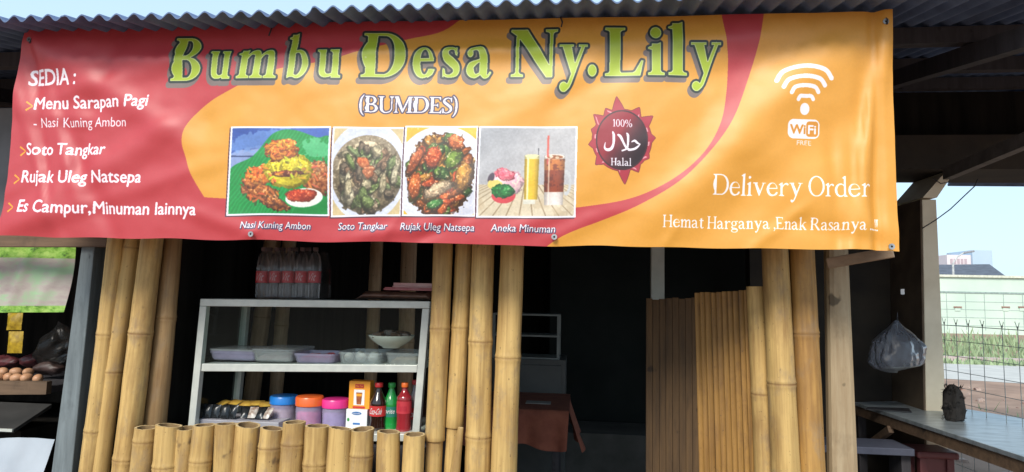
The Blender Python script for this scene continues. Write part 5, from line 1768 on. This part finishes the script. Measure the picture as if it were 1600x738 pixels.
obj('pillar', MB().hexa([ff[0], ff[1], ff[1] + DD, ff[0] + DD, ff[3], ff[2], ff[2] + DD, ff[3] + DD]), PLAST, wall, bevel=.004)
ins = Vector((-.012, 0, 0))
obj('pillar_side', MB().hexa([ff[0] + ins + off, ff[0] - Vector((.001, 0, 0)) + off, ff[0] - Vector((.001, 0, 0)) + DD, ff[0] + ins + DD, ff[3] + ins + off, ff[3] - Vector((.001, 0, 0)) + off, ff[3] - Vector((.001, 0, 0)) + DD, ff[3] + ins + DD]), PLASTS, wall)  # thin sheet holding the painted shade of the pillar's side
# haunch between pillar and lintel
h = [P(1442, 309, PY), P(1464, 309, PY), P(1492, 268, PY), P(1478, 268, PY)]
obj('haunch', MB().hexa([h[0], h[1], h[1] + DD, h[0] + DD, h[3], h[2], h[2] + DD, h[3] + DD]), PLAST, wall)
l0, l1 = P(1478, 268, PY), P(1492, 268, PY)
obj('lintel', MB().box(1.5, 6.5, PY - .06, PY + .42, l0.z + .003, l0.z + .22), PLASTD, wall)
obj('brace', MB().bar(P(1480, 272, PY - .1), P(1640, 204, PY - 1.1), .05, .07), M('brace_wood', (.16, .14, .13), (.1, .09, .08), 12, .8), wall)
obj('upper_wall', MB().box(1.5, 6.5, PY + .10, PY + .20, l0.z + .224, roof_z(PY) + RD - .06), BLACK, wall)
wy = PY + .41
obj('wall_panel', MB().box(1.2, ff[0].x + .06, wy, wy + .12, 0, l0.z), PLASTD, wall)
# far awning sheet seen under the lintel
e = P(1490, 291, 3.2)
aw = MB().hexa([(e.x - .05, 3.2, e.z), (8, 3.2, e.z - .02), (8, 2.0, e.z + .30), (e.x - .25, 2.0, e.z + .30), (e.x - .05, 3.2, e.z + .02), (8, 3.2, e.z), (8, 2.0, e.z + .32), (e.x - .25, 2.0, e.z + .32)])
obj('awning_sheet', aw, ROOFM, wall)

# bench table topped with sheet metal
TZ = .85
q = [PZ(1343, 631, TZ), PZ(1600, 715, TZ), PZ(1600, 655, TZ), PZ(1462, 632, TZ)]
q[0] = PZ(1335, 629, TZ)
front = q[1] - q[0]
q1 = q[0] + front * 1.5
back = q[2] - q[3]
q2_ = q[3] + back * 2.0
q3_ = q[3] + (q[3] - q[2]) * .25
METAL = M('zinc_sheet', (0.48, 0.54, 0.58), (0.30, 0.35, 0.38), 7, .34, .55, stretch=(1, 3, 1), bmp=.15, bdist=.01)
tbl = thing('market_table', 'long table topped with dull sheet metal in the right bay', 'table', ((q[0].x + q1.x) / 2, (q[0].y + q2_.y) / 2, 0))
up = Vector((0, 0, .003))
dn = Vector((0, 0, -.02))
mb = MB().hexa([q[0] + dn, q1 + dn, q2_ + dn, q3_ + dn, q[0] + up, q1 + up, q2_ + up, q3_ + up])
obj('table_top', mb, METAL, tbl, bevel=.003)
apd = Vector((0, 0, -.065))
obj('apron', MB().bar(q[0] + apd / 1.3 + Vector((.02, .03, 0)), q1 + apd / 1.3 + Vector((.02, .03, 0)), .03, .06), BROWNWOOD, tbl)
for c, dx, dy in ((q[0], .06, .06), (q1, -.06, .08), (q2_, -.06, -.06), (q3_, .04, -.05)):
    obj('leg', MB().box(c.x + dx - .025, c.x + dx + .025, c.y + dy - .025, c.y + dy + .025, 0, TZ - .021), DARKWOOD, tbl)
obj('brace', MB().bar(q[0] + Vector((.05, .10, -.35)), q[0] + (q1 - q[0]) * .22 + Vector((0, .07, -.09)), .03, .04), BROWNWOOD, tbl)
fl = [PZ(1352, 640, TZ + .006), PZ(1425, 645, TZ + .006), PZ(1420, 639, TZ + .006), PZ(1356, 637, TZ + .012)]
tag(obj('metal_offcut', MB().hexa([v for v in fl] + [v + Vector((0, 0, .004)) for v in fl]), M('dark_offcut', (.03, .03, .035), rough=.4)), 'dark curled strip lying on the near end of the metal table', 'strip')
# bench below
ba, bb = P(1338, 701, 1.15), P(1400, 704, 1.15)
bn = thing('low_bench', 'bluish plank bench under the metal table', 'bench', ((ba.x + bb.x) / 2, 1.27, 0))
BLUEPL = M('bluish_plank', (0.075, 0.085, 0.125), (0.05, 0.058, 0.09), 8, .7)
zbn = ba.z
obj('seat', MB().box(ba.x - .3, bb.x + .10, 1.15, 1.4, zbn - .03, zbn + .01), BLUEPL, bn, bevel=.004)
for x in (ba.x - .22, bb.x + .05):
    obj('leg', MB().box(x, x + .05, 1.2, 1.35, 0, zbn - .031), DARKWOOD, bn)
ra, rb = P(1434, 706, 1.2), P(1500, 706, 1.2)
zr = P(1440, 706, 1.2).z
st = thing('plastic_stool', 'dull red plastic stool under the metal table', 'stool', ((ra.x + rb.x) / 2, 1.3, 0))
REDS = M('dull_red_plastic', (0.17, 0.05, 0.053), (0.13, 0.038, 0.042), 6, .5)
obj('seat', MB().box(ra.x, rb.x, 1.2, 1.42, zr - .04, zr), REDS, st, bevel=.012)
obj('side_panel', MB().box(ra.x + .03, rb.x - .03, 1.235, 1.245, .12, zr - .041), REDS, st)
for x in (ra.x + .02, rb.x - .06):
    for y in (1.22, 1.36):
        obj('leg', MB().box(x, x + .04, y, y + .04, 0, zr - .041), REDS, st, bevel=.004)

# dark shaggy bundle on the table corner
c0 = PZ(1490, 634, TZ + .004)
c0 = Vector((P(1490, 634, 1.18).x, 1.18, TZ + .004))
mb = MB()
hb = P(1490, 600, 1.18).z - c0.z
wbl = 15 * mpp(1490, 620, 1.18)
for k in range(420):
    a = rg.random() * 6.28
    z = rg.random()
    r = wbl * (1.02 - .35 * z) * (0.75 + .3 * rg.random())
    p = c0 + Vector((r * math.cos(a), r * .8 * math.sin(a), z * hb * .96))
    d = Vector((math.cos(a) * .4, math.sin(a) * .4, rg.uniform(-1, .5))).normalized() * .018
    s2 = Vector((-math.sin(a), math.cos(a), 0)) * .006
    mb.add([p - s2, p + s2, p + d], [(0, 1, 2)])
mb.lathe(c0, [(wbl * .9, 0), (wbl * .95, hb * .3), (wbl * .78, hb * .75), (wbl * .4, hb * .95), (.005, hb)], 18)
mb.v = [(x + .02 * mnoise.noise(Vector((y * 30, z * 25, 1))), y + .02 * mnoise.noise(Vector((x * 30, z * 25, 7))), max(z + .02 * mnoise.noise(Vector((x * 25, y * 25, 3))), TZ + .0045)) for x, y, z in mb.v]
tag(obj('fibre_bundle', mb, M('black_fibre', (.02, .017, .015), (.008, .007, .006), 30, .9)), 'dark shaggy bundle on the far corner of the metal table by the pillar', 'bundle')

# plastic bag hanging on the pillar wall
BAGM = thin_clear('plastic_bag', (0.42, 0.46, 0.55), 0.17, 0.30, .6)
BY_ = 1.36
bc = P(1404, 540, BY_)
sb = mpp(1404, 540, BY_)
def bag(u, v):
    an = u * 2 * math.pi
    prof = [.08, .30, .62, .86, .98, 1.04, 1.02, .84, .05]
    t = v * 8
    i = min(7, int(t))
    r = prof[i] + (prof[i + 1] - prof[i]) * (t - i)
    z = 38 - min(v, .94) * 80
    n_ = 1 + .20 * mnoise.noise(Vector((math.cos(an) * 1.6, math.sin(an) * 1.6, v * 3))) + .13 * mnoise.noise(Vector((math.cos(an) * 5, math.sin(an) * 5, v * 5))) + .028 * mnoise.noise(Vector((math.cos(an) * 13, math.sin(an) * 13, v * 16)))
    return bc + Vector((40 * sb * r * n_ * math.cos(an) - .006, 22 * sb * r * n_ * math.sin(an), z * sb + .02 * math.cos(an) * v))
bg_ = thing('plastic_bag', 'crumpled clear plastic bag hanging on the pillar wall above the metal table', 'bag', bc)
obj('bag_body', quad_sheet(bag, 90, 60), BAGM, bg_, smooth=True, sharp=0)
hk = P(1402, 488, 1.47)
obj('handle', MB().tube([bc + Vector((-.01, 0, 36 * sb)), (bc + hk) / 2 + Vector((0, 0, .03)), hk], [.012, .004, .0012], 6), BAGM, bg_, smooth=True)
tgp = P(1410, 456, 1.49)
tag(obj('paper_tag', MB().box(tgp.x - .011, tgp.x + .011, 1.487, 1.489, tgp.z - .017, tgp.z + .017), WHITE), 'tiny white tag on the dark pillar side above the plastic bag', 'tag')

# cable sagging across the opening
CAB = M('black_cable', (.03, .03, .035), rough=.6)
cp = [P(x, y, 1.46) for x, y in ((1441, 357), (1462, 344), (1485, 327), (1505, 308), (1523, 291), (1528, 280))]
tag(obj('electric_cable', MB().tube(cp, .0035, 6), CAB, smooth=True), 'thin dark cable slanting from the cream pillar to the awning across the sky', 'cable')
tag(obj('wire_loop', MB().tube([P(x, y, 1.46) for x, y in ((1458, 279), (1470, 287), (1482, 285), (1490, 274))], .003, 6), CAB, smooth=True), 'short loop of wire under the slanted lintel corner', 'wire')

# welded mesh fence
WIRE = M('grey_wire', (.30, .33, .34), (.20, .23, .24), 20, .5, .4)
RUST = M('fence_post_steel', (.35, .38, .38), rough=.6)
fa, fb = P(1473, 508, 1.65), P(1600, 515, 1.0)
fdir = (fb - fa)
fdir.z = 0
fl_ = fdir.length
fdir.normalize()
fen = thing('mesh_fence', 'grey welded wire mesh fence with spiked top at the edge of the right bay', 'fence', (fa.x, fa.y, 0))
zt = fa.z
mb = MB()
pos = []
for px in (1494, 1513, 1535, 1565.5, 1590):
    t = (px - 1473) / 127
    # intersect pixel column with the fence line on the ground plan
    d = ray(px, 512)
    den = d.x * fdir.y - d.y * fdir.x
    k = ((fa.x - CAMPOS.x) * fdir.y - (fa.y - CAMPOS.y) * fdir.x) / den
    pos.append(((CAMPOS + d * k) - fa).dot(fdir))
gap = (pos[-1] - pos[0]) / 4
ls = [pos[0] - gap * .9] + pos + [pos[-1] + gap * k for k in range(1, 10)]
for s in ls:
    p = fa + fdir * s
    p.z = 0
    mb.tube([p + Vector((0, 0, .02)), p + Vector((0, 0, zt + .02))], .0020, 5)
    mb.tube([p + Vector((0, 0, zt)), p + fdir * -.035 + Vector((0, -.02, zt + .045))], .0017, 5)
    mb.tube([p + Vector((0, 0, zt)), p + fdir * .03 + Vector((0, .02, zt + .04))], .0017, 5)
zl = zt
dz = 23.0 * mpp(1475, 520, 1.65)
L0, L1 = fa + fdir * (ls[0] - .05), fa + fdir * (ls[-1] + .05)
while zl > .03:
    mb.tube([Vector((L0.x, L0.y - .006, zl)), Vector((L1.x, L1.y - .006, zl))], .0024 if zl == zt else .0019, 5)
    zl -= dz
obj('wire_mesh', mb, WIRE, fen, smooth=True)
obj('fence_post', MB().tube([(L0.x, L0.y + .02, 0), (L0.x, L0.y + .02, zt + .02)], .016, 10), RUST, fen, smooth=True)
obj('fence_post', MB().tube([(L1.x, L1.y + .02, 0), (L1.x, L1.y + .02, zt + .02)], .016, 10), RUST, fen, smooth=True)

# ------------------------------------------------------------------ neighbour's stall on the left
NY = 0.75
TPY = 0.16
mt, t, b = nodes_of('printed_foliage_sheet')
tcn = N(t, 'ShaderNodeTexCoord')
sepn = N(t, 'ShaderNodeSeparateXYZ')
t.links.new(tcn.outputs['UV'], sepn.inputs[0])
leafn = noise_tex(t, 17, (1, 1, 1.7), 6, .75)
leafc = ramp(t, leafn, [(.34, (.06, .13, .04)), (.45, (.26, .56, .08)), (.62, (.52, .80, .20))])
midn = noise_tex(t, 5, (1, 1, 2.4), 5, .6)
midc = ramp(t, midn, [(.34, (.50, .40, .40)), (.48, (.58, .54, .48)), (.60, (.46, .68, .42))])
band = ramp(t, sepn.outputs['Y'], [(.085, (1, 1, 1)), (.095, (0, 0, 0)), (.74, (0, 0, 0)), (.75, (1, 1, 1))])
t.links.new(mixc(t, band, midc, leafc), b.inputs['Base Color'])
b.inputs['Roughness'].default_value = .35
b.inputs['Emission Strength'].default_value = 0
trn = N(t, 'ShaderNodeBsdfTranslucent')
t.links.new(mixc(t, band, midc, leafc), trn.inputs[0])
mxs = N(t, 'ShaderNodeMixShader')
mxs.inputs[0].default_value = .35
t.links.new(b.outputs[0], mxs.inputs[1]); t.links.new(trn.outputs[0], mxs.inputs[2])
t.links.new(mxs.outputs[0], t.nodes['Material Output'].inputs[0])
SHEET = mt
s00, s10, s11, s01 = P(-70, 489, TPY), P(101, 488, TPY), P(121, 376, TPY), P(-60, 372, TPY)
def psheet(u, v):
    p = s00.lerp(s10, u).lerp(s01.lerp(s11, u), v)
    return p + Vector((0, -.012 * math.sin(u * 9 + v * 4) - .01 * math.exp(-((u - .75 - .2 * v) / .05) ** 2) - .01 * math.exp(-((u - .45 - .25 * v) / .04) ** 2), 0))
mbp = quad_sheet(psheet, 40, 20)
ps = obj('printed_tarp', mbp, SHEET, smooth=True, sharp=0)
uvl = ps.data.uv_layers.new(name='UVMap')
lv = np.zeros(len(ps.data.loops), np.int32)
ps.data.loops.foreach_get('vertex_index', lv)
uvl.data.foreach_set('uv', np.stack([(lv % 41) / 40, (lv // 41) / 20], 1).astype(np.float32).ravel())
tag(ps, 'plastic tarp printed with bright green leaves hanging left of the grey post', 'tarp')
# sachet strip
YSACH = M('yellow_sachet_foil', (.62, .42, .03), (.35, .22, .02), 30, .3)
strip = thing('sachet_strip', 'strip of yellow sachets hanging below the printed tarp', 'sachets', P(23, 490, NY + .1))
for k, (y0, y1) in enumerate(((489, 516), (518, 552))):
    a, b, c, d = P(10 + k, y1, NY + .1), P(33 + k, y1, NY + .1), P(36 + k, y0, NY + .1), P(13 + k, y0, NY + .1)
    def pil(u, v):
        p = a.lerp(b, u).lerp(d.lerp(c, u), v)
        return p + Vector((0, -.018 * math.sin(u * math.pi) * math.sin(v * math.pi) + .003 * mnoise.noise(Vector((u * 5, v * 5, k))), 0))
    obj('sachet', quad_sheet(pil, 10, 10), YSACH, strip, smooth=True, sharp=0)
# dark wrapped bag
dbc = P(86, 545, NY + .15)
sb2 = mpp(86, 545, NY + .15)
def dbag(u, v):
    an = u * 2 * math.pi
    r = math.sin(math.pi * min(.999, max(.001, v))) ** .6
    n_ = 1 + .35 * mnoise.noise(Vector((math.cos(an) * 2, math.sin(an) * 2, v * 5 + 3)))
    return dbc + Vector((30 * sb2 * r * n_ * math.cos(an), 18 * sb2 * r * n_ * math.sin(an), (v - .5) * 70 * sb2 + math.cos(an) * .03))
tag(obj('food_bag', quad_sheet(dbag, 32, 24), thin_clear('smoky_bag', (.05, .048, .048), .24, .25, .35), smooth=True, sharp=0), 'grey crumpled plastic bag behind the egg tray at the far left', 'bag')
# shelves of the neighbouring stall
nb = thing('neighbour_counter', 'dark stepped wooden counter of the stall on the left', 'counter', (P(30, 640, NY).x, NY, 0))
z_egg = P(40, 601, NY - .1).z
x1n = P(108, 600, NY).x
obj('egg_shelf', MB().box(-4.4, x1n, NY - .12, NY + .5, z_egg - .035, z_egg), DARKWOOD, nb)
obj('egg_board', MB().hexa([(-4.4, NY - .16, z_egg - .10), (x1n, NY - .16, z_egg - .04), (x1n, NY - .125, z_egg - .04), (-4.4, NY - .125, z_egg - .10), (-4.4, NY - .16, z_egg - .01), (x1n, NY - .16, z_egg + .03), (x1n, NY - .125, z_egg + .03), (-4.4, NY - .125, z_egg - .01)]), BROWNWOOD, nb)
zl = P(40, 668, NY - .35).z
SLATE = M('dark_worn_board', (.028, .027, .026), (.014, .014, .014), 6, .75)
obj('lower_top', MB().hexa([(-4.4, NY - .40, zl - .02), (x1n + .05, NY - .40, zl - .02), (x1n + .05, NY - .17, zl + .07), (-4.4, NY - .17, zl + .07), (-4.4, NY - .40, zl), (x1n + .05, NY - .40, zl), (x1n + .05, NY - .17, zl + .09), (-4.4, NY - .17, zl + .09)]), SLATE, nb)
obj('edge_strip', MB().box(-4.4, x1n + .05, NY - .412, NY - .402, zl - .012, zl + .002), ALU, nb)
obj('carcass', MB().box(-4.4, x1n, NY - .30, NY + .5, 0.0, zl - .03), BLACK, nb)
EGGB = M('brown_egg', (.55, .30, .17), (.46, .24, .13), 9, .5)
labs = ['brown egg at the far left edge of the egg shelf', 'brown egg second along the front of the egg shelf', 'brown egg in the front middle of the egg shelf', 'brown egg fourth along the front of the egg shelf', 'smaller brown egg nearest the grey post',
        'brown egg behind, at the left of the egg shelf', 'brown egg behind, in the middle of the egg shelf', 'brown egg behind, nearest the grey bag']
for k, (px, py, dy) in enumerate(((-2, 593, 0), (13, 591, .02), (26, 588, 0), (42, 589, .02), (60, 587, .01), (4, 586, .09), (25, 580, .10), (44, 579, .10))):
    c = P(px, py, NY - .06 + dy)
    egg(labs[k], (c.x, NY - .06 + dy, z_egg + .001 + (.02 if k > 4 else 0)), .026, EGGB, 'brown eggs on the neighbour counter', (1.35, k * .9), 'brown_egg')
REDPK = M('dark_red_packets', (.13, .028, .032), (.05, .012, .014), 26, .45)
def lump(name, label, cat, px, py, Y, wpx, hpx, mat, seed, zb=None):
    """soft wrapped packet: a pillow with crumpled faces"""
    c = P(px, py, Y)
    s = mpp(px, py, Y)
    def f(u, v):
        an = u * 2 * math.pi
        e = .6
        r = max(.001, math.sin(math.pi * min(.999, max(.001, v)))) ** .5
        n_ = 1 + .22 * mnoise.noise(Vector((math.cos(an) * 2 + seed, math.sin(an) * 2, v * 4)))
        return c + Vector((wpx / 2 * s * r * n_ * math.copysign(abs(math.cos(an)) ** e, math.cos(an)), .05 * r * n_ * math.copysign(abs(math.sin(an)) ** e, math.sin(an)), (v - .5) * hpx * s + .006 * math.cos(an * 2 + seed)))
    return tag(obj(name, quad_sheet(f, 28, 14), mat, smooth=True, sharp=0), label, cat)
lump('snack_packet', 'long dark red packet behind the brown eggs at the far left', 'packet', 8, 565, NY + .25, 54, 18, REDPK, 1)
lump('snack_packet', 'small dark red packet just right of the yellow sachets', 'packet', 50, 563, NY + .22, 30, 20, REDPK, 2)
lump('snack_packet', 'dim brown packet leaning under the grey bag', 'packet', 76, 575, NY + .12, 44, 20, M('dim_brown_packet', (.09, .055, .05), (.04, .025, .022), 22, .5), 3)
GREYT = thin_clear('dim_tub_plastic', (.42, .45, .42), .35, .3, .5)
tc_ = P(278, 640, .55)
tsc = mpp(278, 640, .55)
tub = thing('storage_tub', 'dim greyish plastic tub in the gap left of the display cabinet', 'tub', (tc_.x, .55, tc_.z - 30 * tsc))
obj('tub_body', MB().lathe((tc_.x, .55, tc_.z - 30 * tsc), [(.052, 0), (.058, .01), (.066, 50 * tsc), (.070, 51 * tsc)], 28, sx=1.1, capt=False), GREYT, tub, smooth=True)
obj('lid', MB().lathe((tc_.x, .55, tc_.z + 21.2 * tsc), [(.072, 0), (.073, .01), (.06, .014)], 28, sx=1.1), GREYT, tub, smooth=True)
tag(obj('side_ledge', MB().box(tc_.x - .12, tc_.x + .07, .45, .66, .05, tc_.z - 30 * tsc - .001), DARKWOOD), 'dark ledge under the greyish tub beside the cabinet', 'ledge')
# white tarp over the front
TARP = M('white_tarp', (.42, .47, .53), (.36, .41, .47), 4, .45)
w0, w1 = P(-60, 690, .12), P(86, 682, .12)
def tarp(u, v):
    x = w0.x + (w1.x - w0.x) * u
    zt_ = w0.z + (w1.z - w0.z) * u + .02 * math.sin(u * 3.1) - .015
    return Vector((x - .12 * (1 - v) * u, .12 - .10 * (1 - v) - .02 * math.sin(u * 12 + v * 3) * (1 - v) - .006 * mnoise.noise(Vector((u * 8, v * 6, 1))), .02 + (zt_ - .02) * v))
tag(obj('white_tarp', quad_sheet(tarp, 40, 24), TARP, smooth=True, sharp=0), 'white plastic tarp hanging at the bottom left before the dark counter', 'tarp')
# grey sheet at the outer left
GS = M('grey_side_sheet', (.22, .23, .25), (.15, .16, .175), 3, .8)
c0, c1 = P(-60, 370, .35), P(14, 370, .35)
tag(obj('side_sheet', MB().hexa([(c0.x - .6, .35, 1.80), (c1.x, .35, 1.80), (c1.x, .37, 1.80), (c0.x - .6, .37, 1.80), (c0.x - .6, .35, 2.46), (c1.x + .03, .35, 2.46), (c1.x + .03, .37, 2.46), (c0.x - .6, .37, 2.46)]), GS), 'dull grey sheet behind the left end of the banner', 'sheet')
